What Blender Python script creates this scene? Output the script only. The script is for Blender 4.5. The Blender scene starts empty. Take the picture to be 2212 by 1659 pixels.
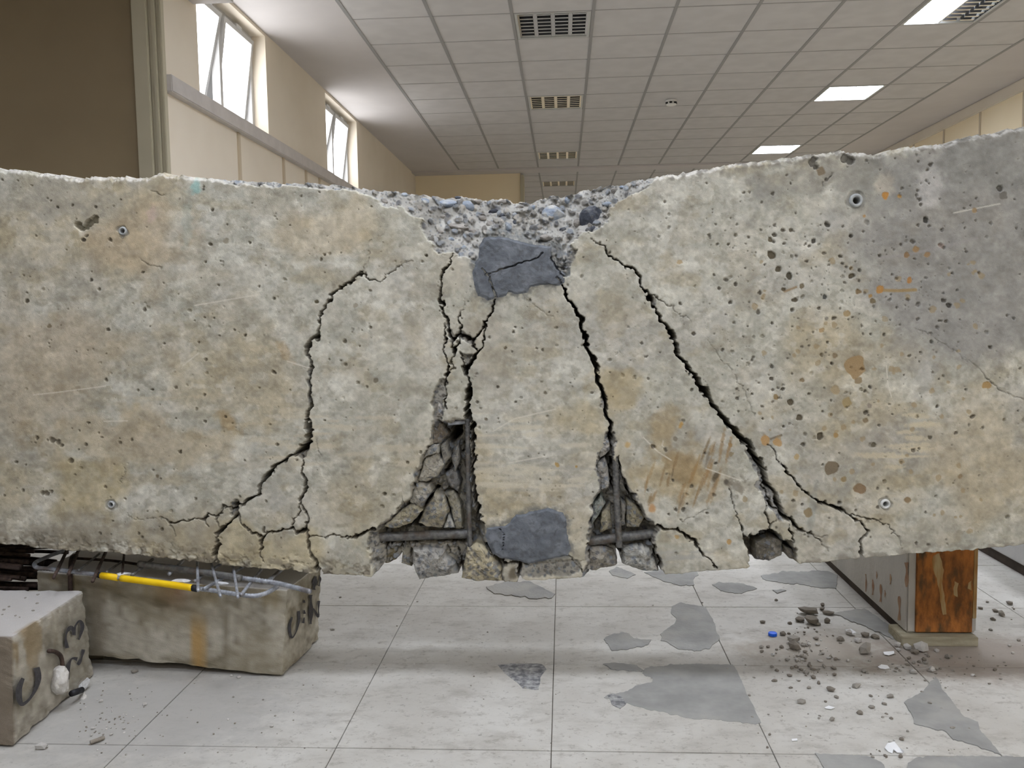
import bpy, bmesh, math, random
import numpy as np
from mathutils import Matrix, Vector

# ------------------------------------------------------------------ camera
F, CX, CY = 1850.0, 1106.0, 829.5
VPX, VPY, ROLL = 1217.0, 680.0, 0.017
CAM = np.array([0.0, 0.0, 1.10])
_y = np.array([VPX - CX, CY - VPY, F]); _y /= np.linalg.norm(_y)      # world +Y in camera axes (right, up, forward)
_h = np.array([1.0, ROLL, 0.0])
_z = np.cross(_y, _h) * -1.0
_z = np.array([_z[0], _z[1], _z[2]]); _z /= np.linalg.norm(_z)
if _z[1] < 0: _z = -_z
_x = np.cross(_z, _y); _x /= np.linalg.norm(_x)
if _x[0] < 0: _x = -_x
# world vector of a camera-space vector v = (right, up, fwd): (v.x, v.y, v.z)
R_C2W = np.array([_x, _y, _z])
scene = bpy.context.scene
COL = scene.collection
cam_d = bpy.data.cameras.new('camera'); cam_o = bpy.data.objects.new('camera', cam_d); COL.objects.link(cam_o)
cam_d.sensor_width = 36.0; cam_d.lens = 36.0 * F / 2212.0; cam_d.clip_start = 0.05; cam_d.clip_end = 100
rt, up, fw = R_C2W[:, 0], R_C2W[:, 1], R_C2W[:, 2]
cam_o.matrix_world = Matrix(((rt[0], up[0], -fw[0], CAM[0]), (rt[1], up[1], -fw[1], CAM[1]), (rt[2], up[2], -fw[2], CAM[2]), (0, 0, 0, 1)))
scene.camera = cam_o
def ray(px, py):
    px = np.asarray(px, float); py = np.asarray(py, float)
    v = np.stack([(px - CX) / F, (CY - py) / F, np.ones_like(px * 1.0)], -1)
    return v @ R_C2W.T
def onY(px, py, Y):
    d = ray(px, py); t = (np.asarray(Y) - CAM[1]) / d[..., 1]; return CAM + d * t[..., None]
def onZ(px, py, Z):
    d = ray(px, py); t = (np.asarray(Z) - CAM[2]) / d[..., 2]; return CAM + d * t[..., None]
def onX(px, py, X):
    d = ray(px, py); t = (np.asarray(X) - CAM[0]) / d[..., 0]; return CAM + d * t[..., None]

# ------------------------------------------------------------------ world, exposure
w = bpy.data.worlds.new('world'); scene.world = w; w.use_nodes = True
w.node_tree.nodes['Background'].inputs[0].default_value = (0.75, 0.87, 1.0, 1); w.node_tree.nodes['Background'].inputs[1].default_value = 1.0
scene.view_settings.view_transform = 'Standard'; scene.view_settings.look = 'None'
scene.cycles.use_light_tree = False; scene.cycles.max_bounces = 5; scene.cycles.diffuse_bounces = 4; scene.cycles.glossy_bounces = 3; scene.cycles.transmission_bounces = 0; scene.cycles.volume_bounces = 0
scene.view_settings.exposure = 0.0; scene.view_settings.gamma = 1.0; scene.view_settings.use_curve_mapping = False
LIT_L = 27.0        # radiance of a lit fluorescent panel
WIN_L = 5.5         # radiance of the overcast daylight in the window panes

ZC = 3.365          # ceiling height
XL, XR = -2.33, 4.60
YB = 2.50           # front face of the big beam
rng = random.Random(7)

# ------------------------------------------------------------------ noise
def _hash(xi, yi, seed):
    h = (xi.astype(np.int64) * 374761393 + yi.astype(np.int64) * 668265263 + seed * 974634777) & 0xffffffff
    h = ((h ^ (h >> 13)) * 1274126177) & 0xffffffff
    h = ((h ^ (h >> 15)) * 2246822519) & 0xffffffff
    return ((h ^ (h >> 16)) & 0xffffff) / float(0x1000000)
def vn(x, y, seed=0):
    xi = np.floor(x); yi = np.floor(y); fx = x - xi; fy = y - yi
    fx = fx * fx * (3 - 2 * fx); fy = fy * fy * (3 - 2 * fy)
    a = _hash(xi, yi, seed); b = _hash(xi + 1, yi, seed); c = _hash(xi, yi + 1, seed); d = _hash(xi + 1, yi + 1, seed)
    return (a + (b - a) * fx) * (1 - fy) + (c + (d - c) * fx) * fy
def fbm(x, y, seed=0, o=4):
    s = 0.0; a = 0.5; t = 0.0
    for i in range(o):
        s = s + a * vn(x, y, seed + i * 17); t += a; a *= 0.5; x = x * 2.03 + 5.2; y = y * 2.03 + 1.3
    return s / t
def worley(x, y, seed=0):
    xi = np.floor(x); yi = np.floor(y)
    d1 = np.full(x.shape, 9.0); d2 = np.full(x.shape, 9.0); idv = np.zeros(x.shape)
    for i in (-1, 0, 1):
        for j in (-1, 0, 1):
            cx = xi + i; cy = yi + j
            px = cx + _hash(cx, cy, seed); py = cy + _hash(cx, cy, seed + 1)
            d = np.hypot(x - px, y - py); cid = _hash(cx, cy, seed + 2)
            n = d < d1
            d2 = np.where(n, d1, np.minimum(d2, d)); d1 = np.where(n, d, d1); idv = np.where(n, cid, idv)
    return d1, d2, idv
def sstep(a, b, x):
    t = np.clip((x - a) / (b - a), 0, 1); return t * t * (3 - 2 * t)
def lin(c):
    c = np.asarray(c, float) / 255.0
    return np.where(c <= 0.04045, c / 12.92, ((c + 0.055) / 1.055) ** 2.4)
def lin4(r, g, b): return tuple(float(v) for v in lin((r, g, b))) + (1.0,)

# ------------------------------------------------------------------ materials
def new_mat(name):
    m = bpy.data.materials.new(name); m.use_nodes = True
    return m, m.node_tree.nodes, m.node_tree.links, m.node_tree.nodes['Principled BSDF']
def mat(name, c1, c2=None, scale=8.0, rough=0.85, metal=0.0, bump=0.0, bscale=60.0, spec=0.3, coords='pos', detail=3.0, lo=0.35, hi=0.65, c3=None, scale3=2.0, stretch=None):
    m, N, L, B = new_mat(name)
    B.inputs['Roughness'].default_value = rough; B.inputs['Metallic'].default_value = metal
    B.inputs['Specular IOR Level'].default_value = spec
    if coords == 'pos': co = N.new('ShaderNodeNewGeometry').outputs['Position']
    else: co = N.new('ShaderNodeTexCoord').outputs['Object']
    if stretch:
        mp = N.new('ShaderNodeMapping'); mp.inputs['Scale'].default_value = stretch; L.new(co, mp.inputs['Vector']); co2 = mp.outputs[0]
    else: co2 = co
    if c2 is None:
        B.inputs['Base Color'].default_value = lin4(*c1)
    else:
        n = N.new('ShaderNodeTexNoise'); n.inputs['Scale'].default_value = scale; n.inputs['Detail'].default_value = detail; n.inputs['Roughness'].default_value = 0.62
        L.new(co2, n.inputs['Vector'])
        r = N.new('ShaderNodeValToRGB'); r.color_ramp.elements[0].position = lo; r.color_ramp.elements[1].position = hi
        r.color_ramp.elements[0].color = lin4(*c1); r.color_ramp.elements[1].color = lin4(*c2)
        L.new(n.outputs['Fac'], r.inputs['Fac']); out = r.outputs['Color']
        if c3 is not None:
            n3 = N.new('ShaderNodeTexNoise'); n3.inputs['Scale'].default_value = scale3; n3.inputs['Detail'].default_value = 5; L.new(co2, n3.inputs['Vector'])
            r3 = N.new('ShaderNodeValToRGB'); r3.color_ramp.elements[0].position = 0.52; r3.color_ramp.elements[1].position = 0.68
            L.new(n3.outputs['Fac'], r3.inputs['Fac'])
            mx = N.new('ShaderNodeMix'); mx.data_type = 'RGBA'; L.new(r3.outputs['Color'], mx.inputs[0]); L.new(out, mx.inputs[6]); mx.inputs[7].default_value = lin4(*c3)
            out = mx.outputs[2]
        L.new(out, B.inputs['Base Color'])
    if bump > 0:
        nb = N.new('ShaderNodeTexNoise'); nb.inputs['Scale'].default_value = bscale; nb.inputs['Detail'].default_value = 4; L.new(co, nb.inputs['Vector'])
        bp = N.new('ShaderNodeBump'); bp.inputs['Strength'].default_value = bump; bp.inputs['Distance'].default_value = 0.01
        L.new(nb.outputs['Fac'], bp.inputs['Height']); L.new(bp.outputs[0], B.inputs['Normal'])
    return m
def emit(name, c, s):
    m, N, L, B = new_mat(name)
    B.inputs['Base Color'].default_value = (0.8, 0.8, 0.8, 1); B.inputs['Emission Color'].default_value = tuple(c) + (1,); B.inputs['Emission Strength'].default_value = s
    m.cycles.emission_sampling = 'FRONT'
    return m
def vcol_mat(name, rough=0.9, bump=0.25, grain=0.12):
    m, N, L, B = new_mat(name)
    B.inputs['Roughness'].default_value = rough; B.inputs['Specular IOR Level'].default_value = 0.2
    a = N.new('ShaderNodeAttribute'); a.attribute_name = 'tint'
    g = N.new('ShaderNodeNewGeometry')
    n = N.new('ShaderNodeTexNoise'); n.inputs['Scale'].default_value = 420; n.inputs['Detail'].default_value = 3; L.new(g.outputs['Position'], n.inputs['Vector'])
    mr = N.new('ShaderNodeMapRange'); mr.inputs[1].default_value = 0.25; mr.inputs[2].default_value = 0.75; mr.inputs[3].default_value = 1 - grain; mr.inputs[4].default_value = 1 + grain
    L.new(n.outputs['Fac'], mr.inputs[0])
    mx = N.new('ShaderNodeMix'); mx.data_type = 'RGBA'; mx.blend_type = 'MULTIPLY'; mx.inputs[0].default_value = 1.0
    L.new(a.outputs['Color'], mx.inputs[6]); L.new(mr.outputs[0], mx.inputs[7]); L.new(mx.outputs[2], B.inputs['Base Color'])
    bp = N.new('ShaderNodeBump'); bp.inputs['Strength'].default_value = bump; bp.inputs['Distance'].default_value = 0.003
    L.new(n.outputs['Fac'], bp.inputs['Height']); L.new(bp.outputs[0], B.inputs['Normal'])
    return m

def floor_mat():
    m, N, L, B = new_mat('terrazzo_tile')
    B.inputs['Roughness'].default_value = 0.55; B.inputs['Specular IOR Level'].default_value = 0.3
    g = N.new('ShaderNodeNewGeometry').outputs['Position']
    def noise(s, d=4, r=0.6, st=None):
        v = g
        if st:
            mp = N.new('ShaderNodeMapping'); mp.inputs['Scale'].default_value = st; L.new(g, mp.inputs['Vector']); v = mp.outputs[0]
        n = N.new('ShaderNodeTexNoise'); n.inputs['Scale'].default_value = s; n.inputs['Detail'].default_value = d; n.inputs['Roughness'].default_value = r; L.new(v, n.inputs['Vector']); return n.outputs['Fac']
    def ramp(f, a, b):
        r = N.new('ShaderNodeMapRange'); r.interpolation_type = 'SMOOTHSTEP'; r.inputs[1].default_value = a; r.inputs[2].default_value = b; L.new(f, r.inputs[0]); return r.outputs[0]
    def mul(a, b):
        k = N.new('ShaderNodeMath'); k.operation = 'MULTIPLY'; L.new(a, k.inputs[0])
        if isinstance(b, float): k.inputs[1].default_value = b
        else: L.new(b, k.inputs[1])
        return k.outputs[0]
    def mix(f, a, b):
        k = N.new('ShaderNodeMix'); k.data_type = 'RGBA'
        L.new(f, k.inputs[0])
        for i, c in ((6, a), (7, b)):
            if isinstance(c, tuple): k.inputs[i].default_value = lin4(*c)
            else: L.new(c, k.inputs[i])
        return k.outputs[2]
    base = mix(ramp(noise(3.0, 5), 0.35, 0.68), (186, 182, 174), (202, 199, 192))
    base = mix(mul(ramp(noise(9.0, 5, 0.7, (0.8, 1.4, 1)), 0.47, 0.70), 0.6), base, (158, 153, 144))
    base = mix(mul(ramp(noise(20.0, 4, 0.75, (0.9, 1.2, 1)), 0.54, 0.70), 0.5), base, (142, 135, 125))
    base = mix(mul(ramp(noise(46.0, 3, 0.7), 0.57, 0.72), 0.6), base, (130, 123, 114))
    base = mix(mul(ramp(noise(130.0, 3, 0.6), 0.66, 0.76), 0.6), base, (108, 102, 95))
    # dirt trodden around the rubble: two patches on the floor with ragged edges
    for cx_, cy_, rx, ry, col in ((DUST[0][0], DUST[0][1], 0.32, 0.24, (146, 136, 122)), (DUST[1][0], DUST[1][1], 0.45, 0.24, (148, 136, 125)), (DUST[2][0], DUST[2][1], 0.5, 0.4, (168, 165, 160))):
        mp = N.new('ShaderNodeMapping'); mp.vector_type = 'POINT'; mp.inputs['Location'].default_value = (-cx_ / rx, -cy_ / ry, 0); mp.inputs['Scale'].default_value = (1 / rx, 1 / ry, 0); L.new(g, mp.inputs['Vector'])
        ln = N.new('ShaderNodeVectorMath'); ln.operation = 'LENGTH'; L.new(mp.outputs[0], ln.inputs[0])
        ad = N.new('ShaderNodeMath'); ad.operation = 'ADD'; L.new(ln.outputs['Value'], ad.inputs[0]); L.new(mul(noise(11.0, 4, 0.7), 1.3), ad.inputs[1])
        base = mix(mul(ramp(ad.outputs[0], 1.75, 1.05), 0.8), base, col)
    L.new(base, B.inputs['Base Color'])
    bp = N.new('ShaderNodeBump'); bp.inputs['Strength'].default_value = 0.12; bp.inputs['Distance'].default_value = 0.004; L.new(noise(70.0, 3), bp.inputs['Height']); L.new(bp.outputs[0], B.inputs['Normal'])
    return m
DUST = [onZ(1760, 1405, 0), onZ(2120, 1420, 0), onZ(330, 1540, 0)]

M = {}
M['floor'] = floor_mat()
M['grout'] = mat('floor_grout', (118, 110, 100), (138, 130, 118), 30)
M['cement'] = mat('cement_fill', (142, 141, 138), (160, 159, 155), 9, 0.9, bump=0.25, bscale=90, c3=(168, 165, 158), scale3=4)
M['chipped'] = mat('chipped_screed', (112, 112, 114), (188, 187, 184), 40, 0.95, bump=0.8, bscale=60, lo=0.4, hi=0.7)
M['ceil'] = mat('mineral_tile', (204, 201, 199), (210, 207, 205), 6, 0.95, detail=1.0)
M['rail'] = mat('grid_rail_paint', (160, 158, 156), rough=0.7)
M['rail2'] = mat('cross_rail_paint', (178, 175, 173), rough=0.7)
M['plaster'] = mat('soffit_plaster', (206, 201, 199), (212, 207, 205), 1.5, 0.9)
M['wall'] = mat('cream_wall_paint', (230, 219, 202), (236, 226, 210), 1.2, 0.85)
M['ochre'] = mat('ochre_wall_paint', (248, 230, 196), (250, 234, 202), 1.2, 0.85)
M['brownwall'] = mat('olive_brown_wall', (146, 130, 104), (154, 138, 111), 1.2, 0.9)  # mid-brown wall tone, darker than the cream window wall
M['pilaster'] = mat('pilaster_paint', (182, 174, 152), (190, 182, 160), 1.5, 0.85)
M['ledge'] = mat('ledge_stone', (196, 190, 186), (208, 202, 198), 6, 0.6)
M['strip'] = mat('cover_strip', (205, 190, 166), rough=0.7)
M['frame'] = mat('window_frame_paint', (200, 200, 200), rough=0.5)
M['pane'] = emit('daylit_pane', (0.95, 0.97, 1.0), WIN_L)
M['lit'] = emit('lit_panel', (0.925, 0.985, 1.10), LIT_L)
M['chrome'] = mat('louvre_aluminium', (228, 228, 228), rough=0.1, metal=1.0)
M['lampback'] = mat('lamp_back_plate', (96, 96, 98), rough=0.4, metal=0.5)
M['lampframe'] = mat('lamp_frame', (196, 196, 192), rough=0.5)
M['white'] = mat('white_plastic', (232, 230, 225), rough=0.5)
M['dark'] = mat('dark_slot', (30, 30, 30), rough=0.6)
M['steel'] = mat('bar_steel', (88, 88, 88), (126, 124, 120), 60, 0.5, metal=0.35, bump=0.15, bscale=200, c3=(96, 86, 76), scale3=25)
M['steelbright'] = mat('bar_steel_grey', (140, 144, 152), (184, 188, 196), 60, 0.45, metal=0.4, c3=(112, 104, 100), scale3=14)
M['rustbar'] = mat('rusty_bar_steel', (52, 42, 38), (88, 72, 64), 50, 0.8, metal=0.1, c3=(60, 50, 46), scale3=12)
M['yellow'] = mat('yellow_sleeve', (236, 190, 10), (246, 206, 30), 20, 0.45)
M['tape'] = mat('black_tape', (34, 34, 38), rough=0.5)
M['foil'] = mat('plastic_wrap', (190, 190, 190), (225, 225, 226), 40, 0.4)
M['pebble_d'] = mat('dark_pebble', (52, 54, 62), (78, 82, 90), 40, 0.6, bump=0.3, c3=(120, 120, 120), scale3=30)
M['pebble_b'] = mat('bluegrey_pebble', (122, 132, 146), (150, 158, 168), 30, 0.7, bump=0.3, c3=(184, 182, 176), scale3=25)
M['pebble_g'] = mat('grey_pebble', (122, 118, 112), (156, 150, 142), 30, 0.8, bump=0.3)
M['mortar'] = vcol_mat('mortar_patch', 0.8, 0.3, 0.08)
M['beam'] = vcol_mat('beam_concrete', 0.92, 0.35, 0.07)
M['block'] = vcol_mat('block_concrete', 0.92, 0.4, 0.08)
M['chunk'] = vcol_mat('broken_concrete', 0.95, 0.6, 0.12)
M['paint'] = mat('black_marker', (62, 60, 64), (82, 80, 82), 90, 0.8)
M['crumb_g'] = mat('rubble_grey', (142, 136, 127), (176, 170, 160), 40, 0.95, bump=0.5, coords='obj')
M['crumb_w'] = mat('rubble_pale', (190, 186, 180), (214, 210, 204), 40, 0.95, bump=0.5, coords='obj')
M['crumb_d'] = mat('rubble_brown', (122, 114, 104), (154, 146, 134), 40, 0.95, bump=0.5, coords='obj')
M['paper'] = mat('white_paper', (232, 232, 232), rough=0.8)
M['blue'] = mat('blue_plastic', (38, 104, 232), rough=0.35)
M['rust'] = mat('rusty_plate', (176, 112, 56), (116, 76, 42), 14, 0.9, bump=0.5, bscale=60, c3=(84, 68, 46), scale3=16, stretch=(2.0, 1, 0.7), lo=0.40, hi=0.62, detail=7.0)
M['rustpale'] = mat('rust_pale_run', (178, 158, 118), (160, 120, 70), 14, 0.9, stretch=(3, 1, 0.6))
M['greybeam'] = mat('grey_painted_concrete', (172, 168, 160), (186, 182, 174), 5, 0.85, bump=0.2, c3=(160, 150, 134), scale3=4, stretch=(1, 1, 0.4))
M['ruststreak'] = mat('rust_streak', (146, 110, 86), (166, 140, 114), 20, 0.9)
M['palebeam'] = mat('pale_concrete', (188, 187, 186), (200, 199, 198), 4, 0.85, bump=0.15)
M['gap_shade'] = mat('gap_shade_brown', (58, 50, 44), (74, 64, 56), 12, 0.8)  # dark tone for the strips that stand in for shade under raised beams
M['timber'] = mat('packing_timber', (150, 142, 120), (172, 164, 142), 10, 0.85, stretch=(1, 8, 8), bump=0.2)
M['anchor'] = mat('anchor_sleeve_grey', (150, 152, 152), (176, 178, 176), 60, 0.6)
M['anchor_w'] = mat('anchor_sleeve_white', (214, 214, 210), (196, 196, 192), 60, 0.6)

# ------------------------------------------------------------------ object helpers
def link(name, me, m=None, parent=None):
    o = bpy.data.objects.new(name, me); COL.objects.link(o)
    if m is not None and me is not None:
        me.materials.clear(); me.materials.append(m if not isinstance(m, str) else M[m])
    if parent is not None: o.parent = parent
    return o
def tag(o, label, cat, group=None):
    o['label'] = label; o['category'] = cat
    if group: o['group'] = group
    return o
def struct(o): o['kind'] = 'structure'; return o
def empty(name, loc):
    o = bpy.data.objects.new(name, None); COL.objects.link(o); o.location = [float(v) for v in loc]; o.empty_display_size = 0.05
    return o
def child(name, me, m, parent):
    """part whose mesh is given in world coordinates"""
    o = link(name, me, m, parent)
    loc = parent.location
    p = parent
    off = Vector((0, 0, 0))
    while p is not None:
        off += p.location; p = p.parent
    o.location = -off
    return o
def mesh_from(name, v, f, smooth=False):
    me = bpy.data.meshes.new(name); me.from_pydata([tuple(map(float, p)) for p in v], [], f)
    bm = bmesh.new(); bm.from_mesh(me); bmesh.ops.recalc_face_normals(bm, faces=bm.faces); bm.to_mesh(me); bm.free()
    if smooth: me.polygons.foreach_set('use_smooth', [True] * len(me.polygons))
    me.update(); return me
def box_bm(bm, x0, x1, y0, y1, z0, z1):
    vs = [bm.verts.new((x, y, z)) for x in (x0, x1) for y in (y0, y1) for z in (z0, z1)]
    for f in ((0, 1, 3, 2), (4, 6, 7, 5), (0, 4, 5, 1), (2, 3, 7, 6), (0, 2, 6, 4), (1, 5, 7, 3)):
        bm.faces.new([vs[i] for i in f])
def box(name, x0, x1, y0, y1, z0, z1, bevel=0.0):
    bm = bmesh.new(); box_bm(bm, x0, x1, y0, y1, z0, z1)
    bmesh.ops.recalc_face_normals(bm, faces=bm.faces)
    if bevel: bmesh.ops.bevel(bm, geom=list(bm.edges), offset=bevel, segments=2, affect='EDGES')
    me = bpy.data.meshes.new(name); bm.to_mesh(me); bm.free(); return me
def poly_slab(name, pts, z0, z1):
    """horizontal slab with the outline pts (list of xy)"""
    bm = bmesh.new()
    a = [bm.verts.new((p[0], p[1], z1)) for p in pts]; b = [bm.verts.new((p[0], p[1], z0)) for p in pts]
    n = len(pts); bm.faces.new(a); bm.faces.new(b[::-1])
    for i in range(n): bm.faces.new((a[i], b[i], b[(i + 1) % n], a[(i + 1) % n]))
    bmesh.ops.triangulate(bm, faces=[f for f in bm.faces if len(f.verts) > 4]); bmesh.ops.recalc_face_normals(bm, faces=bm.faces)
    me = bpy.data.meshes.new(name); bm.to_mesh(me); bm.free(); return me
def rough_outline(pts, step, amp, seed):
    """resample a closed pixel outline and roughen it"""
    out = []; n = len(pts)
    for i in range(n):
        a = np.array(pts[i], float); b = np.array(pts[(i + 1) % n], float); L_ = np.hypot(*(b - a)); k = max(1, int(L_ / step))
        for j in range(k): out.append(a + (b - a) * j / k)
    out = np.array(out)
    dx = (fbm(out[:, 0] / (step * 3), out[:, 1] / (step * 3), seed, 3) - 0.5) * 2 * amp
    dy = (fbm(out[:, 0] / (step * 3) + 31, out[:, 1] / (step * 3), seed + 5, 3) - 0.5) * 2 * amp
    return out + np.stack([dx, dy], 1)
def smooth_path(P, n=6):
    P = [np.array(p, float) for p in P]
    if len(P) < 3: return P
    out = []
    for i in range(len(P) - 1):
        p0 = P[max(i - 1, 0)]; p1 = P[i]; p2 = P[i + 1]; p3 = P[min(i + 2, len(P) - 1)]
        for j in range(n):
            t = j / n
            out.append(0.5 * ((2 * p1) + (-p0 + p2) * t + (2 * p0 - 5 * p1 + 4 * p2 - p3) * t * t + (-p0 + 3 * p1 - 3 * p2 + p3) * t ** 3))
    out.append(P[-1]); return out
def tube(name, P, r, rib=0.0, sides=10, amp=0.14, n=6):
    """round bar along P; rib = spacing of the raised ribs (0 for a plain bar)"""
    P = smooth_path(P, n)
    P = np.array(P)
    seg = np.hypot(np.hypot(*(np.diff(P[:, :2], axis=0).T)), np.diff(P[:, 2])); s = np.concatenate([[0], np.cumsum(seg)])
    if rib > 0:
        m = max(3, int(s[-1] / rib * 4)); t = np.linspace(0, s[-1], m)
        P = np.stack([np.interp(t, s, P[:, k]) for k in range(3)], 1); s = t
    V, Fc = [], []
    u = None
    for i, p in enumerate(P):
        d = P[min(i + 1, len(P) - 1)] - P[max(i - 1, 0)]; d /= (np.linalg.norm(d) + 1e-12)
        if u is None:
            u = np.cross(d, (0, 0, 1.0))
            if np.linalg.norm(u) < 0.1: u = np.cross(d, (1.0, 0, 0))
        u = u - d * np.dot(u, d); u /= np.linalg.norm(u); v = np.cross(d, u)
        for k in range(sides):
            a = 2 * math.pi * k / sides; rr = r
            if rib > 0:
                ph = s[i] / rib + math.sin(a) * 0.35
                rr = r * (1 + amp * (1 if (ph % 1.0) < 0.4 else 0) * (0.3 if abs(math.cos(a)) > 0.93 else 1) + (amp * 0.8 if abs(math.cos(a)) > 0.97 else 0))
            V.append(p + rr * (math.cos(a) * u + math.sin(a) * v))
    for i in range(len(P) - 1):
        for k in range(sides):
            Fc.append((i * sides + k, i * sides + (k + 1) % sides, (i + 1) * sides + (k + 1) % sides, (i + 1) * sides + k))
    Fc.append(tuple(range(sides))[::-1]); Fc.append(tuple(range((len(P) - 1) * sides, len(P) * sides)))
    return mesh_from(name, V, Fc, smooth=True)
def rock(name, seed, sub=2, sx=1.0, sy=1.0, sz=1.0, rough=0.35):
    bm = bmesh.new(); bmesh.ops.create_icosphere(bm, subdivisions=sub, radius=1.0); r = random.Random(seed)
    planes = [(Vector((r.gauss(0, 1), r.gauss(0, 1), r.gauss(0, 1))).normalized(), r.uniform(0.55, 0.9)) for _ in range(9)]
    for v in bm.verts:
        for nrm, d in planes:
            k = v.co.dot(nrm)
            if k > d: v.co -= nrm * (k - d) * (0.6 + rough)
        v.co *= 1 + r.uniform(-0.07, 0.07) * rough * 2
        v.co.x *= sx; v.co.y *= sy; v.co.z *= sz
    me = bpy.data.meshes.new(name); bm.to_mesh(me); bm.free(); return me
def set_tint(me, col):
    """col: (n_verts, 3) display-referred 0..255"""
    a = me.color_attributes.new('tint', 'FLOAT_COLOR', 'POINT')
    c = np.ones((len(me.vertices), 4), np.float32); c[:, :3] = lin(np.clip(col, 0, 255)); a.data.foreach_set('color', c.ravel())

# ================================================================== SETTING
# ---- floor tiles
ta = onZ([705, 1190, 1688, 2186], [1655] * 4, 0.0); tw = float((ta[3, 0] - ta[0, 0]) / 3); tx0 = float(ta[1, 0])
tr = [float(onZ(1200, y, 0)[1]) for y in (1622, 1436, 1310)]; td = (tr[2] - tr[0]) / 2; ty0 = tr[0]
floor = struct(link('floor', box('floor', -7.3, 5.2, -5.2, 20.5, -0.10, -0.008), 'grout'))
gx0, gx1, gy0, gy1 = -6, 8, -2, 6
me_t = box('floor_tile', 0.0012, tw - 0.0012, 0.0012, td - 0.0012, -0.0078, 0.0, 0.0008)
for i in range(gx0, gx1):
    for j in range(gy0, gy1):
        x = tx0 + i * tw; y = ty0 + j * td
        o = link('floor_tile', me_t, 'floor', floor); o.location = (x, y, rng.uniform(-0.0006, 0.0004))
fx0, fx1, fy0, fy1 = tx0 + gx0 * tw, tx0 + gx1 * tw, ty0 + gy0 * td, ty0 + gy1 * td
bm = bmesh.new()
for a in ((-7.3, fx0, fy0, fy1), (fx1, 5.2, fy0, fy1), (-7.3, 5.2, -5.2, fy0), (-7.3, 5.2, fy1, 20.5)):
    if a[1] > a[0]: box_bm(bm, a[0], a[1], a[2], a[3], -0.0078, 0.0)
me = bpy.data.meshes.new('floor_margin'); bm.to_mesh(me); bm.free(); o = link('floor_margin', me, 'floor', floor)
# ---- cement repairs in the floor
FP = [
 [(1394,1443),(1444,1437),(1485,1435),(1582,1435),(1593,1449),(1610,1490),(1643,1562),(1632,1565),(1596,1560),(1485,1551),(1444,1542),(1397,1532),(1347,1518),(1305,1507),(1314,1500),(1347,1496),(1374,1482),(1408,1474),(1410,1466),(1388,1455)],
 [(1452,1311),(1471,1302),(1491,1306),(1524,1311),(1540,1338),(1554,1380),(1532,1402),(1499,1406),(1466,1402),(1427,1383),(1427,1369),(1455,1349),(1460,1338),(1449,1322)],
 [(1303,1381),(1327,1369),(1355,1367),(1372,1380),(1408,1383),(1399,1394),(1361,1403),(1322,1405)],
 [(1316,1233),(1333,1226),(1372,1241),(1355,1250),(1325,1244)],
 [(1391,1239),(1427,1253),(1471,1265),(1502,1266),(1498,1253),(1510,1241),(1500,1226),(1440,1226)],
 [(1538,1264),(1554,1259),(1604,1262),(1637,1273),(1601,1283),(1557,1277)],
 [(1643,1244),(1692,1236),(1784,1233),(1808,1242),(1805,1270),(1772,1270),(1723,1262),(1655,1256)],
 [(2008,1475),(2020,1463),(2039,1494),(2085,1552),(2112,1561),(2115,1576),(2164,1632),(2128,1619),(2060,1598),(2045,1582),(1974,1564),(1971,1546),(1953,1518),(1996,1494)],
 [(1759,1628),(1815,1633),(1876,1635),(1910,1653),(1920,1690),(1800,1690)],
 [(1962,1650),(1983,1638),(2110,1636),(2212,1637),(2300,1640),(2300,1700),(1950,1700)],
 [(1051,1269),(1087,1259),(1143,1257),(1198,1283),(1192,1293),(1156,1294),(1115,1288),(1068,1284)],
 [(1799,1325),(1867,1316),(1922,1352),(1931,1383),(1894,1365),(1845,1346)],
 [(1300,1437),(1330,1434),(1375,1440),(1392,1450),(1360,1452),(1320,1446)],
 [(1670,1276),(1690,1274),(1697,1279),(1680,1282)],
]
for k, p in enumerate(FP):
    q = rough_outline(p, 3.5, 3.2, 40 + k); w3 = onZ(q[:, 0], q[:, 1], 0.0)
    o = link('cement_repair', poly_slab('cement_repair', [(a[0], a[1]) for a in w3], -0.004, 0.0014 + 0.0002 * k), 'cement', floor)
q = rough_outline([(1076,1436),(1120,1434),(1170,1435),(1181,1446),(1167,1463),(1165,1489),(1129,1486),(1109,1468),(1090,1456)], 4, 3, 99); w3 = onZ(q[:, 0], q[:, 1], 0.0)
link('broken_tile_corner', poly_slab('broken_tile_corner', [(a[0], a[1]) for a in w3], -0.004, 0.001), 'chipped', floor)
q = rough_outline([(1312,1503),(1325,1500),(1345,1506),(1352,1520),(1340,1532),(1322,1522)], 4, 3, 98); w3 = onZ(q[:, 0], q[:, 1], 0.0)
link('broken_tile_corner', poly_slab('broken_tile_corner', [(a[0], a[1]) for a in w3], -0.004, 0.0022), 'chipped', floor)

# ---- ceiling: slab, tiles and rails
GXL, GXR = -1.584, 3.925
NCOL = 9; cw = (GXR - GXL) / NCOL; RP = 0.614
ROW0 = 6.63; DOWN = 13.76
def row_y(r): return ROW0 + r * RP if r < 20 else 13.562 + (r - 20) * RP      # rows 20.. lie beyond the plain band
CC, RC = 2, 7
lit_cells = {(CC, 0): 'off', (CC, 4): 'off', (CC, 9): 'off', (CC, 22): 'off', (RC, 0): 'half', (RC, 4): 'on', (RC, 9): 'on', (RC, 22): 'on', (RC, 26): 'on', (CC, 26): 'on'}  # lit far-room lamps added out of view to brighten the back wall
for c_, rows in ((CC, (-4, -8, -12, -16)), (RC, (-4, -8, -12, -16)), (5, (-4, -12)), (4, (-3,)), (0, (-8, -12))):  # unseen lit lamps: right row carried on, rest added to brighten beam and floor
    for r in rows: lit_cells[(c_, r)] = 'on'
RMIN = -5
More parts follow.
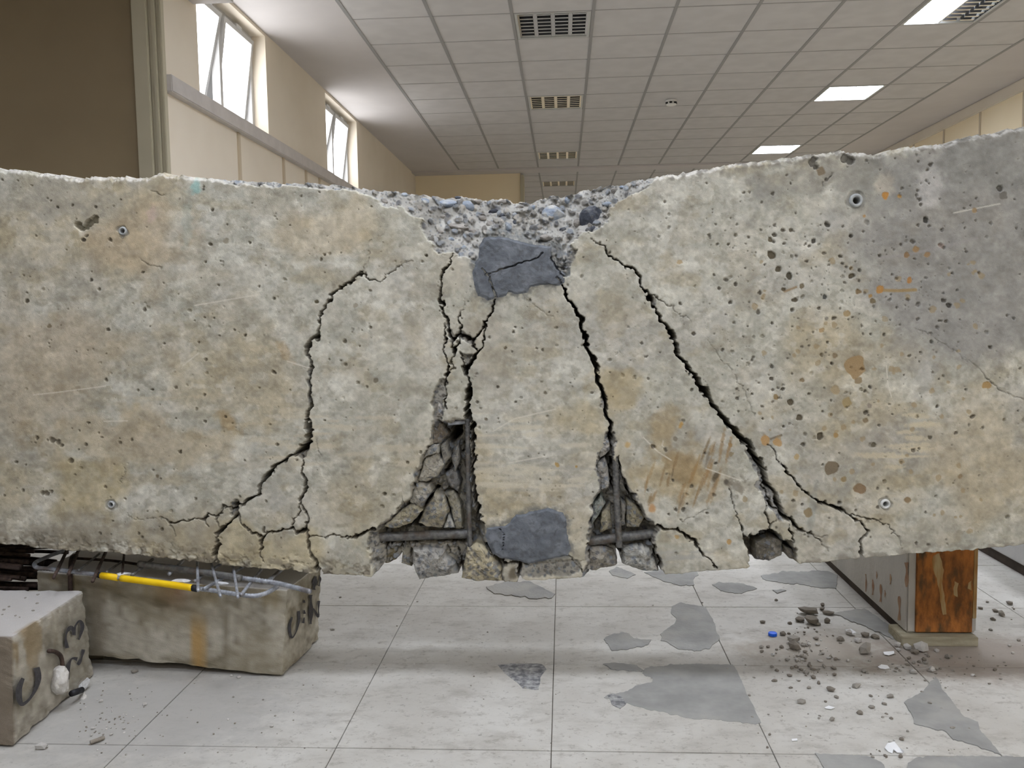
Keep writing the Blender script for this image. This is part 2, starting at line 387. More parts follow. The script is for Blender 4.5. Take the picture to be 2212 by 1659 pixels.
ceiling = struct(link('ceiling', box('ceiling', -7.3, 5.2, -5.2, 20.5, ZC + 0.10, ZC + 0.2), 'plaster'))
bm = bmesh.new()
yend = row_y(28)
box_bm(bm, -7.3, GXL - 0.014, -5.2, 20.5, ZC - 0.004, ZC + 0.1); box_bm(bm, GXR + 0.014, 5.2, -5.2, 20.5, ZC - 0.004, ZC + 0.1)
box_bm(bm, GXL - 0.014, GXR + 0.014, yend, 20.5, ZC - 0.004, ZC + 0.1)
box_bm(bm, GXL - 0.014, GXR + 0.014, row_y(11), 13.562, ZC - 0.004, ZC + 0.1)
me = bpy.data.meshes.new('soffit_border'); bm.to_mesh(me); bm.free(); link('soffit_border', me, 'plaster', ceiling)
me_c = box('ceiling_tile', 0.009, cw - 0.009, 0.005, RP - 0.005, 0.0, 0.015, 0.002)
rows_ = list(range(RMIN, 11)) + list(range(20, 28))
for c in range(NCOL):
    for r in rows_:
        if (c, r) in lit_cells: continue
        o = link('ceiling_tile', me_c, 'ceil', ceiling); o.location = (GXL + c * cw, row_y(r), ZC)
for c in range(NCOL + 1):
    x = GXL + c * cw
    for ya, yb in ((row_y(RMIN), row_y(11)), (13.562, yend)):
        link('grid_rail', box('grid_rail', x - 0.013, x + 0.013, ya, yb, ZC - 0.004, ZC + 0.012), 'rail', ceiling)
for r in rows_ + [11, 28]:
    y = row_y(r)
    link('grid_rail', box('grid_rail', GXL, GXR, y - 0.006, y + 0.006, ZC - 0.003, ZC + 0.012), 'rail2', ceiling)
# ceiling over the camera's end of the hall (not in the picture): plain slab with holes left for the lamps
bm = bmesh.new(); occupied = {}
for (c, r) in lit_cells:
    if r < RMIN: occupied.setdefault(r, []).append(c)
prev = row_y(RMIN)
for r in sorted(occupied, reverse=True):
    ya, yb = row_y(r), row_y(r + 1)
    if prev - yb > 1e-4: box_bm(bm, GXL - 0.014, GXR + 0.014, yb, prev, ZC, ZC + 0.1)
    xs_ = [GXL - 0.014]
    for c in sorted(occupied[r]): xs_ += [GXL + c * cw, GXL + (c + 1) * cw]
    xs_.append(GXR + 0.014)
    for a, b in zip(xs_[0::2], xs_[1::2]):
        if b > a: box_bm(bm, a, b, ya, yb, ZC, ZC + 0.1)
    prev = ya
box_bm(bm, GXL - 0.014, GXR + 0.014, -5.2, prev, ZC, ZC + 0.1)
me = bpy.data.meshes.new('soffit_near'); bm.to_mesh(me); bm.free(); link('soffit_near', me, 'plaster', ceiling)
struct(link('trim_1', box('trim_1', XL, XR, 13.42, DOWN, ZC - 0.022, ZC - 0.005), 'plaster'))

# ---- recessed louvre lamps
def make_lamp(c, r, kind, label):
    x0 = GXL + c * cw + 0.016; x1 = GXL + (c + 1) * cw - 0.016; y0 = row_y(r) + 0.008; y1 = y0 + RP - 0.016
    t = empty('ceiling_lamp', ((x0 + x1) / 2, (y0 + y1) / 2, ZC))
    bm = bmesh.new(); e = 0.02
    box_bm(bm, x0, x1, y0, y0 + e, ZC - 0.004, ZC + 0.08); box_bm(bm, x0, x1, y1 - e, y1, ZC - 0.004, ZC + 0.08)
    box_bm(bm, x0, x0 + e, y0 + e, y1 - e, ZC - 0.004, ZC + 0.08); box_bm(bm, x1 - e, x1, y0 + e, y1 - e, ZC - 0.004, ZC + 0.08)
    me = bpy.data.meshes.new('lamp_frame'); bm.to_mesh(me); bm.free(); child('lamp_frame', me, 'lampframe', t)
    X0, X1, Y0, Y1 = x0 + e, x1 - e, y0 + e, y1 - e
    child('back_plate', box('back_plate', X0, X1, Y0, Y1, ZC + 0.07, ZC + 0.08), 'lampback', t)
    xm = (X0 + X1) / 2
    if kind == 'on': child('lit_panel', box('lit_panel', X0, X1, Y0, Y1, ZC + 0.02, ZC + 0.03), 'lit', t)
    if kind == 'half': child('lit_panel', box('lit_panel', X0, xm, Y0, Y1, ZC + 0.02, ZC + 0.03), 'lit', t)
    # four troughs with parabolic side reflectors along y and cross blades
    wch = (X1 - X0) / 4
    for k in range(5):
        xa = X0 + k * wch
        if kind != 'off' and k not in (0, 2, 4): continue
        pts = [(-0.016, ZC + 0.002), (-0.012, ZC + 0.025), (-0.002, ZC + 0.05), (0.002, ZC + 0.05), (0.012, ZC + 0.025), (0.016, ZC + 0.002)] if kind == 'off' else [(-0.006, ZC), (-0.006, ZC + 0.018), (0.006, ZC + 0.018), (0.006, ZC)]
        V = [(min(max(xa + p[0], X0), X1), Y0, p[1]) for p in pts] + [(min(max(xa + p[0], X0), X1), Y1, p[1]) for p in pts]; n = len(pts)
        child('reflector', mesh_from('reflector', V, [(i, i + 1, n + i + 1, n + i) for i in range(n - 1)] + [(0, n, 2 * n - 1, n - 1), tuple(range(n)), tuple(range(n, 2 * n))]), 'chrome', t)
    if kind in ('off', 'half'):
        for k in range(4):
            xa, xb = X0 + k * wch + 0.014, X0 + (k + 1) * wch - 0.014
            if kind == 'half' and k < 2: continue
            for j in range(7):
                y = Y0 + (j + 0.5) * (Y1 - Y0) / 7
                V = [(xa, y - 0.012, ZC + 0.002), (xb, y - 0.012, ZC + 0.002), (xb, y + 0.012, ZC + 0.002), (xa, y + 0.012, ZC + 0.002),
                     (xa, y - 0.001, ZC + 0.045), (xb, y - 0.001, ZC + 0.045), (xb, y + 0.001, ZC + 0.045), (xa, y + 0.001, ZC + 0.045)]
                child('louvre_blade', mesh_from('louvre_blade', V, [(0, 1, 2, 3), (4, 5, 6, 7), (0, 1, 5, 4), (1, 2, 6, 5), (2, 3, 7, 6), (3, 0, 4, 7)]), 'chrome', t)
    tag(t, label, 'lamp', 'recessed ceiling lamps'); return t
lab = {(CC, 0): 'unlit chrome louvre lamp at top centre, largest of the dark row', (CC, 4): 'unlit louvre lamp second from the top in the dark central row',
       (CC, 9): 'unlit louvre lamp third from the top in the dark central row', (CC, 22): 'small unlit louvre lamp just above the broken notch, beyond the ceiling band',
       (RC, 0): 'half lit ceiling lamp cut by the top edge at upper right', (RC, 4): 'brightly lit ceiling lamp in the middle of the right hand row',
       (RC, 9): 'brightly lit small ceiling lamp low in the right hand row'}
for (c, r), k in lit_cells.items():
    make_lamp(c, r, k, lab.get((c, r), 'unseen ceiling lamp, lit to brighten the near end of the hall' if r < 0 else 'unseen ceiling lamp added to brighten the far room beyond the ceiling band'))
# ---- smoke detector
p = onZ(1450, 216, ZC)
t = empty('smoke_detector', (p[0], p[1], ZC - 0.06))
bm = bmesh.new()
def lathe(bm, prof, cx_, cy_, n=24):
    rings = [[bm.verts.new((cx_ + r_ * math.cos(2 * math.pi * k / n), cy_ + r_ * math.sin(2 * math.pi * k / n), z_)) for k in range(n)] for r_, z_ in prof]
    for a, b in zip(rings, rings[1:]):
        for k in range(n): bm.faces.new((a[k], a[(k + 1) % n], b[(k + 1) % n], b[k]))
    bm.faces.new(rings[0]); bm.faces.new(rings[-1][::-1]); bmesh.ops.recalc_face_normals(bm, faces=bm.faces)
lathe(bm, [(0.06, ZC - 0.003), (0.06, ZC - 0.02), (0.045, ZC - 0.026), (0.045, ZC - 0.04), (0.055, ZC - 0.044), (0.05, ZC - 0.055), (0.02, ZC - 0.06)], p[0], p[1])
me = bpy.data.meshes.new('detector_housing'); bm.to_mesh(me); bm.free(); child('detector_housing', me, 'white', t)
for k in range(6):
    a = k * math.pi / 3 + 0.3
    child('vent_slot', box('vent_slot', p[0] + 0.05 * math.cos(a) - 0.014, p[0] + 0.05 * math.cos(a) + 0.014, p[1] + 0.05 * math.sin(a) - 0.01, p[1] + 0.05 * math.sin(a) + 0.01, ZC - 0.04, ZC - 0.027), 'dark', t)
tag(t, 'small round white smoke detector on the tiled ceiling', 'smoke detector')

# ---- walls
YP = float(onX(355, 200, XL)[1])
SILL = float(onX(357, 199, XL)[2]); WB = SILL + 0.10
win = []
for xa, xb in ((432, 577), (702, 768)):
    win.append((float(onX(xa, 200, XL)[1]), float(onX(xb, 200, XL)[1])))
WT = ZC - 0.03
bm = bmesh.new(); T = 0.28
segs = [YP] + [v for w_ in win for v in w_] + [DOWN]
box_bm(bm, XL - T, XL, YP, DOWN + 0.3, -0.05, WB); box_bm(bm, XL - T, XL, YP, DOWN + 0.3, WT, ZC)
for a, b in zip(segs[0::2], segs[1::2]): box_bm(bm, XL - T, XL, a, b, WB, WT)
me = bpy.data.meshes.new('wall_left'); bm.to_mesh(me); bm.free(); wl = struct(link('wall_left', me, 'wall'))
link('ledge', box('ledge', XL - 0.02, XL + 0.05, YP, DOWN, SILL, WB, 0.006), 'ledge', wl)
for px in (515, 610, 658, 687, 712):
    y = float(onX(px, 330, XL)[1]); link('cover_strip', box('cover_strip', XL - 0.01, XL + 0.014, y - 0.02, y + 0.02, 0.0, SILL, 0.003), 'strip', wl)
for k, (y0, y1) in enumerate(win):
    W = struct(link('window_%d' % (k + 1), None)) if False else empty('window_%d' % (k + 1), (XL - 0.15, (y0 + y1) / 2, WB)); struct(W)
    ym = (y0 + y1) / 2; xo = XL - 0.14
    bm = bmesh.new(); e = 0.045
    box_bm(bm, xo - 0.03, xo + 0.03, y0, y1, WB, WB + e); box_bm(bm, xo - 0.03, xo + 0.03, y0, y1, WT - e, WT)
    for a in (y0, ym - e / 2, y1 - e): box_bm(bm, xo - 0.03, xo + 0.03, a, a + e, WB + e, WT - e)
    me = bpy.data.meshes.new('window_frame'); bm.to_mesh(me); bm.free(); child('window_frame', me, 'frame', W)
    for s, (a, b) in enumerate(((y0 + e, ym - e / 2), (ym + e / 2, y1 - e))):
        # top-hung sash, pushed open towards the room at the foot
        lean = 0.17 if s == 0 else 0.10
        f = 0.035
        def P3(y, z):   # sash plane leans in towards the foot
            k_ = (WT - e - z) / (WT - e - WB - e); return (xo + 0.035 - lean * k_, y, z)
        bm = bmesh.new()
        def bar(ya, yb, za, zb):
            vs = []
            for y in (ya, yb):
                for z in (za, zb):
                    x_, _, _ = P3(y, z)
                    for dx in (0, 0.03): vs.append(bm.verts.new((x_ + dx, y, z)))
            for q in ((0, 1, 3, 2), (4, 6, 7, 5), (0, 4, 5, 1), (2, 3, 7, 6), (0, 2, 6, 4), (1, 5, 7, 3)): bm.faces.new([vs[i] for i in q])
        zb, zt = WB + e + 0.01, WT - e - 0.005
        bar(a, b, zb, zb + f); bar(a, b, zt - f, zt); bar(a, a + f, zb + f, zt - f); bar(b - f, b, zb + f, zt - f)
        bmesh.ops.recalc_face_normals(bm, faces=bm.faces)
        me = bpy.data.meshes.new('sash'); bm.to_mesh(me); bm.free(); sash = child('sash', me, 'frame', W)
        q0, q1 = P3(a + f, zb + f), P3(b - f, zt - f)
        V = [(q0[0] + 0.010, a + f, zb + f), (q0[0] + 0.010, b - f, zb + f), (q1[0] + 0.010, b - f, zt - f), (q1[0] + 0.010, a + f, zt - f)]
        V += [(v[0] + 0.008, v[1], v[2]) for v in V]
        me = mesh_from('pane', V, [(0, 1, 2, 3), (4, 5, 6, 7), (0, 1, 5, 4), (1, 2, 6, 5), (2, 3, 7, 6), (3, 0, 4, 7)])
        po = link('pane', me, 'pane', sash)
    for a in (y0 + 0.3 * (y1 - y0), y0 + 0.72 * (y1 - y0)):
        child('hinge', box('hinge', xo + 0.03, xo + 0.07, a - 0.05, a + 0.05, WT - 0.055, WT - 0.03), 'frame', W)
# a stop behind the openings: the outer daylight (sky seen as an even white) comes from the world
# partition on the left with its pilaster
wp = struct(link('wall_partition', box('wall_partition', -7.0, float(onY(296, 200, YP - 0.02)[0]), YP - 0.02, YP + 0.2, -0.05, ZC), 'brownwall'))
xs3 = [float(onY(px, 200, YP - 0.05)[0]) for px in (293, 325, 333, 341, 348, 353)]
pil = struct(link('trim_2', box('trim_2', xs3[0], xs3[1], YP - 0.06, YP + 0.1, -0.05, ZC, 0.004), 'pilaster'))
for k_, dy_ in ((1, 0.035), (2, 0.05), (3, 0.03), (4, 0.04)):
    link('moulding', box('moulding', xs3[k_], xs3[k_ + 1], YP - dy_, YP + 0.001 * k_, -0.05, ZC, 0.003), 'pilaster', pil)
xb_ = float(onY(504, 8, 5.5)[0]); zb_ = float(onY(430, 9, 5.5)[2])
struct(link('trim_3', box('trim_3', XL - 0.02, xb_, YP + 0.1, 5.5, zb_, ZC - 0.002), 'plaster'))
# right wall with cornice and panel joints
wr = struct(link('wall_right', box('wall_right', XR, XR + 0.2, -5.2, 20.5, -0.05, ZC), 'ochre'))
link('cornice', box('cornice', XR - 0.03, XR + 0.01, -5.2, 20.5, ZC - 0.125, ZC - 0.004, 0.008), 'wall', wr)
for y in np.arange(3.6, 18, 0.9): link('cover_strip', box('cover_strip', XR - 0.012, XR + 0.01, y - 0.015, y + 0.015, 0.0, ZC - 0.125), 'strip', wr)
# back wall and its opening on the right, far room beyond
xo_ = float(onY(1124, 400, DOWN)[0])
wb = struct(link('wall_back', box('wall_back', XL - T, xo_, DOWN, DOWN + 0.25, -0.05, ZC - 0.02), 'ochre'))
link('opening_jamb', box('opening_jamb', xo_, xo_ + 0.055, DOWN - 0.04, DOWN + 0.28, -0.05, ZC - 0.05, 0.004), 'pilaster', wb)
yy = 19.9
struct(link('wall_far', box('wall_far', -7.3, 5.2, yy, yy + 0.2, -0.05, ZC + 0.1), 'ochre'))
struct(link('wall_near', box('wall_near', -7.3, 5.2, -5.2, -5.0, -0.05, ZC + 0.1), 'wall'))
struct(link('wall_outer', box('wall_outer', -7.3, -7.0, -5.2, 5.4, -0.05, ZC + 0.1), 'wall'))
struct(link('wall_side', box('wall_side', -2.9, -2.7, DOWN, 20.4, -0.05, ZC + 0.1), 'wall'))

# ================================================================== THE BROKEN BEAM
TOP = [(-420,352),(-200,356),(0,361),(15,367),(62,367),(69,372),(138,380),(168,386),(198,381),(260,383),(321,385),(331,376),(351,373),(386,379),(494,388),(633,393),(741,400),(796,408),(859,412),(884,416),(927,422),(957,426),(986,423),(1010,428),(1033,431),(1096,430),(1109,437),(1138,436),(1191,424),(1248,419),(1258,412),(1264,409),(1300,403),(1360,392),(1406,383),(1480,374),(1500,370),(1564,357),(1629,349),(1680,344),(1725,338),(1773,331),(1815,325),(1838,331),(1864,328),(1893,336),(1920,326),(1950,317),(2031,312),(2079,298),(2144,286),(2212,275),(2400,250),(2640,222)]
BOT = [(-420,1140),(-200,1156),(0,1173),(114,1187),(231,1193),(334,1203),(432,1214),(456,1217),(463,1215),(470,1219),(502,1222),(636,1232),(680,1239),(687,1236),(694,1240),(740,1241),(803,1246),(828,1222),(856,1212),(864,1196),(868,1193),(871,1217),(889,1225),(901,1252),(942,1247),(985,1238),(992,1236),(997,1247),(1033,1255),(1084,1256),(1117,1256),(1122,1246),(1134,1254),(1185,1252),(1248,1247),(1266,1245),(1284,1232),(1334,1218),(1338,1199),(1342,1217),(1377,1230),(1426,1238),(1430,1231),(1437,1242),(1554,1231),(1612,1228),(1620,1224),(1624,1212),(1640,1211),(1653,1214),(1683,1213),(1687,1201),(1706,1209),(1729,1218),(1784,1213),(1857,1206),(1863,1202),(1868,1206),(1962,1196),(2109,1187),(2212,1176),(2400,1163),(2640,1146)]
xs = np.concatenate([np.arange(-420, -8, 9.0), np.arange(-8, 2221, 1.75), np.arange(2224, 2641, 9.0)])
NC, NR = len(xs), 500
top = np.interp(xs, *zip(*TOP)); bot = np.interp(xs, *zip(*BOT))
top = top + (fbm(xs / 9.0, xs * 0, 3, 3) - 0.5) * 9 + (vn(xs / 3.0, xs * 0, 8) - 0.5) * 3
bot = bot + (fbm(xs / 11.0, xs * 0, 13, 3) - 0.5) * 6
v01 = np.linspace(0, 1, NR)
PX = np.repeat(xs[None, :], NR, 0); PY = top[None, :] + (bot - top)[None, :] * v01[:, None]
jag_x = (vn(PX / 15, PY / 15, 21) - 0.5) * 9 + (vn(PX / 6, PY / 6, 22) - 0.5) * 5.5 + (vn(PX / 2.8, PY / 2.8, 25) - 0.5) * 2.6
jag_y = (vn(PX / 15, PY / 15, 23) - 0.5) * 9 + (vn(PX / 6, PY / 6, 24) - 0.5) * 5.5 + (vn(PX / 2.8, PY / 2.8, 26) - 0.5) * 2.6
WX, WY = PX + jag_x, PY + jag_y
DR = np.zeros_like(PX)        # broad recession of the broken places
DY = np.zeros_like(PX)        # relief straight into the beam
# ---- colour of the clean face
n1 = fbm(PX / 260, PY / 260, 101, 5); n2 = fbm(PX / 90, PY / 90, 102, 5); n3 = fbm(PX / 34, PY / 24, 103, 4); n4 = fbm(PX / 120, PY / 16, 104, 4); n5 = fbm(PX / 9, PY / 9, 105, 3)
CA, CB = np.array([176., 173., 159.]), np.array([199., 196., 184.])
C = CA + (CB - CA) * sstep(0.3, 0.7, n2 * 0.6 + n3 * 0.4)[..., None]
def win_of(x0, x1, y0, y1):
    """row and column slices of the sheet that cover a rectangle of the face"""
    a = max(0, np.searchsorted(xs, x0) - 1); b = min(NC, np.searchsorted(xs, x1) + 1)
    if b <= a: b = min(NC, a + 1); a = b - 1
    t_, u_ = top[a:b], bot[a:b]
    r0 = int(np.floor(np.min((y0 - t_) / (u_ - t_)) * (NR - 1))) - 1; r1 = int(np.ceil(np.max((y1 - t_) / (u_ - t_)) * (NR - 1))) + 2
    return (slice(min(max(0, r0), NR - 1), max(1, min(NR, r1))), slice(a, b))
def tint(mask, col, k=1.0):
    s = (slice(None), slice(None))
    if isinstance(mask, tuple): mask, s = mask; k = k * 0.78
    m = np.clip(mask * k, 0, 1)[..., None]; C[s] = C[s] * (1 - m) + np.array(col, float) * m
tint(sstep(0.50, 0.72, n1), (176, 160, 128), 0.55)
tint(sstep(0.52, 0.70, fbm(PX / 150, PY / 120, 131, 5)), (172, 168, 158), 0.6)
tint(sstep(0.55, 0.72, fbm(PX / 60, PY / 40, 132, 5)), (164, 152, 126), 0.5)
tint(sstep(0.58, 0.70, n5), (150, 142, 124), 0.28)
tint(sstep(0.60, 0.72, fbm(PX / 26, PY / 22, 137, 4)), (212, 208, 196), 0.45)
tint(sstep(0.57, 0.68, fbm(PX / 17, PY / 14, 138, 4)), (150, 145, 130), 0.40)
tint(sstep(0.60, 0.66, fbm(PX / 55, PY / 45, 139, 5)), (206, 200, 186), 0.40)
tint(sstep(0.60, 0.64, fbm(PX / 70, PY / 50, 140, 6)), (160, 152, 134), 0.35)
C += ((fbm(PX / 5, PY / 5, 141, 2) - 0.5) * 16)[..., None]
def blob(x, y, rx, ry, ang=0.0, rag=0.35, seed=0, freq=1.0):
    """soft ragged ellipse mask in face coordinates"""
    R_ = max(rx, ry) * (1.2 + rag); w_ = win_of(x - R_, x + R_, y - R_, y + R_); PX_, PY_ = PX[w_], PY[w_]
    a = math.radians(ang); dx, dy = PX_ - x, PY_ - y
    u = (dx * math.cos(a) + dy * math.sin(a)) / rx; v = (-dx * math.sin(a) + dy * math.cos(a)) / ry
    d = np.hypot(u, v)
    g_ = max(min(rx, ry), 4) * 0.8 / freq
    if rag: d = d + (fbm(PX_ / g_ + seed, PY_ / g_, 150 + seed, 4) - 0.5) * 2.4 * rag
    return sstep(1.12, 0.45, d), w_
# large weathering fields
tint(blob(2110, 560, 270, 340, 0, 0.8, 1), (142, 139, 134), 0.95)
tint(blob(2000, 380, 330, 70, -8, 0.8, 2), (142, 140, 133), 0.85)
tint(blob(1780, 380, 150, 40, -6, 0.7, 3), (142, 138, 128), 0.7)
tint(blob(120, 430, 150, 60, 5, 0.6, 4), (160, 156, 146), 0.6)
tint(blob(300, 520, 120, 110, 0, 0.7, 5), (178, 158, 130), 0.6)
tint(blob(130, 800, 180, 150, 0, 0.6, 6), (172, 154, 128), 0.6)
tint(blob(180, 1060, 80, 70, 0, 0.8, 7), (178, 160, 118), 0.6)
tint(blob(300, 950, 260, 60, 0, 0.7, 8), (176, 156, 122), 0.5)
tint(blob(520, 1180, 260, 60, 5, 0.6, 9), (190, 172, 130), 0.6)
tint(blob(300, 1150, 300, 45, 4, 0.8, 10), (140, 132, 116), 0.55)
tint(blob(100, 1160, 130, 30, 4, 0.8, 30), (120, 113, 100), 0.5)
tint(blob(720, 500, 130, 80, 0, 0.7, 11), (190, 170, 136), 0.45)
tint(blob(1340, 850, 60, 70, 0, 0.8, 12), (176, 156, 114), 0.6)
tint(blob(1260, 890, 60, 40, 0, 0.8, 13), (178, 162, 126), 0.5)
tint(blob(1450, 1030, 80, 75, 20, 0.8, 14), (170, 148, 108), 0.65)
tint(blob(1480, 1010, 60, 40, 20, 0.7, 31), (146, 120, 80), 0.6)
tint(blob(1430, 930, 30, 70, 30, 0.5, 32), (170, 144, 100), 0.5)
tint(blob(1060, 760, 60, 110, 0, 0.6, 15), (166, 160, 148), 0.5)
tint(blob(490, 910, 40, 22, 50, 0.4, 16), (160, 132, 88), 0.7)
tint(blob(615, 760, 14, 34, -35, 0.4, 17), (176, 146, 104), 0.5)
tint(blob(1950, 960, 110, 60, 0, 0.5, 18), (158, 152, 142), 0.55)
tint(blob(2130, 1000, 130, 160, 0, 0.6, 19), (182, 168, 142), 0.55)
tint(blob(1830, 1050, 60, 12, -65, 0.4, 20), (150, 148, 140), 0.6)
tint(blob(1755, 1100, 10, 70, 8, 0.3, 33), (142, 144, 138), 0.6)
tint(blob(423, 405, 12, 20, 0, 0.4, 21), (142, 186, 182), 0.85)
tint(blob(405, 470, 14, 70, 5, 0.6, 22), (176, 186, 178), 0.45)
tint(blob(330, 460, 14, 24, 0, 0.6, 23), (196, 172, 166), 0.6)
tint(blob(2010, 400, 45, 60, 10, 0.5, 24, 1.5), (188, 184, 178), 0.9)
tint(blob(1910, 395, 22, 30, 0, 0.5, 25, 1.5), (190, 180, 164), 0.8)
tint(blob(1230, 640, 60, 30, 20, 0.6, 26), (204, 200, 186), 0.5)
tint(blob(1000, 600, 60, 70, 0, 0.6, 27), (202, 196, 182), 0.5)
C *= (1 + (fbm(PX / 26, PY / 22, 171, 4) - 0.5) * 0.22 + (fbm(PX / 9, PY / 8, 172, 3) - 0.5) * 0.16)[..., None]
# pale horizontal shutter-board rubs and grey ones
rr = random.Random(5)
for (x0, x1, y0, y1, n_, col, k) in ((1040, 1250, 880, 1060, 26, (206, 198, 178), 0.8), (560, 900, 880, 1010, 22, (200, 190, 168), 0.7), (1900, 2010, 890, 1020, 14, (204, 192, 164), 0.9), (1000, 1260, 880, 1080, 16, (166, 162, 152), 0.6), (300, 700, 850, 1000, 12, (196, 184, 158), 0.5), (1400, 1560, 1190, 1230, 5, (166, 164, 158), 0.7)):
    for i in range(n_):
        x, y = rr.uniform(x0, x1), rr.uniform(y0, y1)
        tint(blob(x, y, rr.uniform(18, 70), rr.uniform(3, 8), rr.uniform(-4, 2), 0.4, int(rr.uniform(0, 99))), col, k)
# brown smear fan
for i in range(30):
    t_ = rr.random(); x, y = 1400 + 170 * t_ + rr.uniform(-12, 12), rr.uniform(980, 1100) - 20 * t_
    tint(blob(x, y, rr.uniform(2, 5), rr.uniform(16, 44), rr.uniform(8, 22), 0.35, i), rr.choice([(150, 116, 74), (134, 108, 74), (98, 86, 68), (160, 132, 90)]), rr.uniform(0.4, 0.85))
tint(blob(1409, 1098, 9, 12, 0, 0.3, 3), (186, 126, 70), 0.8); tint(blob(1545, 1030, 7, 15, 30, 0.2, 3), (72, 62, 46), 0.9); tint(blob(1570, 1041, 9, 8, 0, 0.3, 3), (70, 64, 56), 0.9)
tint(blob(1471, 918, 5, 10, 25, 0.2, 3), (188, 138, 62), 0.8); tint(blob(1355, 960, 8, 8, 0, 0.3, 4), (190, 150, 90), 0.8)
tint(blob(1592, 1050, 22, 22, 0, 0.9, 5, 2), (120, 112, 98), 0.7)
# paste scars round cracks and along the lower edge
edge = (bot[None, :] - PY)
tint(sstep(42, 0, edge) * sstep(0.42, 0.62, fbm(PX / 14, PY / 12, 160, 4)) * (PX < 800), (118, 110, 96), 0.8)
tint(sstep(26, 0, edge) * sstep(0.42, 0.62, fbm(PX / 18, PY / 9, 161, 4)) * (PX > 1730), (134, 128, 116), 0.7)
honey = sstep(46, 4, edge) * sstep(0.50, 0.66, fbm(PX / 10, PY / 9, 162, 4)) * (PX < 800)
DY += honey * 0.006
tedge = PY - top[None, :]
tint(sstep(14, 2, tedge) * sstep(0.35, 0.6, fbm(PX / 10, PY / 6, 163, 3)), (206, 202, 196), 0.7)
tint(sstep(30, 0, tedge) * sstep(0.45, 0.65, fbm(PX / 12, PY / 9, 164, 4)) * (PX > 1440), (120, 116, 108), 0.75)
DY += sstep(9, 0, tedge) * (0.004 + 0.010 * fbm(PX / 8, PY / 8, 165, 3))
DY += (fbm(PX / 40, PY / 40, 166, 4) - 0.5) * 0.003 + (n5 - 0.5) * 0.0012
# fine map cracking in the weathered zones
# ---- scratches: thin pale lines
def seg_field(pts, X, Y, ws):
    """signed distance (px) to a polyline with varying width, and local width"""
    sd = np.full(X.shape, 1e9); lw = np.zeros(X.shape)
    for (a, b, wa, wb) in zip(pts[:-1], pts[1:], ws[:-1], ws[1:]):
        d = (b[0] - a[0], b[1] - a[1]); L2 = d[0] ** 2 + d[1] ** 2 + 1e-9
        t_ = np.clip(((X - a[0]) * d[0] + (Y - a[1]) * d[1]) / L2, 0, 1)
        wl_ = wa + (wb - wa) * t_
        s_ = np.hypot(X - a[0] - d[0] * t_, Y - a[1] - d[1] * t_) - wl_ / 2
        n_ = s_ < sd; lw = np.where(n_, wl_, lw); sd = np.where(n_, s_, sd)
    return sd, lw
def cols(x0, x1):
    return slice(max(0, np.searchsorted(xs, x0) - 1), min(NC, np.searchsorted(xs, x1) + 1))
def box_of(P_, m): return win_of(min(p[0] for p in P_) - m, max(p[0] for p in P_) + m, min(p[1] for p in P_) - m, max(p[1] for p in P_) + m)
def line_tint(pts, w_, col, k):
    P_ = [p[:2] for p in pts]; s = box_of(P_, 8)
    sd, _ = seg_field(P_, PX[s], PY[s], [w_] * len(P_)); m = (sstep(1.2, -0.6, sd) * k)[..., None]
    C[s] = C[s] * (1 - m) + np.array(col, float) * m
for p_ in ([(72, 853), (120, 848), (228, 834)], [(1065, 932), (1110, 905), (1160, 893), (1200, 884)], [(1390, 945), (1420, 975), (1450, 994)], [(420, 660), (560, 636)], [(225, 910), (275, 909)], [(1440, 970), (1430, 962), (1433, 952)], [(1525, 1012), (1600, 1038)], [(1915, 790), (1918, 830), (1926, 858)], [(1100, 1000), (1180, 985)], [(620, 780), (668, 795)], [(395, 790), (430, 762)], [(2060, 460), (2160, 440)]):
    line_tint(p_, 1.6, (222, 216, 202), 0.75)
line_tint([(1905, 627), (1940, 628), (1978, 626)], 6, (160, 124, 66), 0.6); line_tint([(1695, 630), (1720, 620)], 4, (140, 114, 80), 0.7); line_tint([(1895, 556), (1950, 552), (2020, 537), (2110, 515)], 5, (158, 152, 148), 0.5)
line_tint([(1665, 948), (1688, 940)], 4, (110, 100, 84), 0.8)

# ---- air holes
def pit(x, y, r, dep, col=None, k=0.85, asp=1.0, ang=0.0):
    s = win_of(x - r * 1.8 - 2, x + r * 1.8 + 2, y - r * 1.8 - 2, y + r * 1.8 + 2); X, Y = PX[s], PY[s]
    a = math.radians(ang); dx, dy = X - x, Y - y
    u = dx * math.cos(a) + dy * math.sin(a); v = (-dx * math.sin(a) + dy * math.cos(a)) / asp
    d = np.hypot(u, v) + (vn(X / (r * 0.7 + 1) + x, Y / (r * 0.7 + 1), 7) - 0.5) * r * 0.55
    m = sstep(r + 0.5, r - 0.9, d)
    if dep: DY[s] = np.maximum(DY[s], m * dep)
    if col is not None:
        mm = (m * k)[..., None]; C[s] = C[s] * (1 - mm) + np.array(col, float) * mm
MPX = YB / F
def rnd_pits(n_, x0, x1, y0, y1, rl, rh, col, seed, big=0.0):
    r_ = random.Random(seed)
    for _ in range(n_):
        x, y = r_.uniform(x0, x1), r_.uniform(y0, y1); t_, b_ = np.interp(x, xs, top), np.interp(x, xs, bot)
        if not (t_ + 14 < y < b_ - 8): continue
        r = rl + (rh - rl) * r_.random() ** 3.2
        pit(x, y, r, r * MPX * r_.uniform(0.9, 1.8), col if r_.random() < 0.7 else None, 0.55, r_.uniform(0.7, 1.4), r_.uniform(0, 180))
rnd_pits(620, -20, 1000, 360, 1240, 1.0, 3.8, (84, 76, 62), 11)
rnd_pits(230, 950, 1400, 480, 1240, 1.1, 3.6, (84, 78, 66), 12)
rnd_pits(800, 1350, 2230, 300, 1200, 1.0, 4.2, (104, 97, 86), 13)
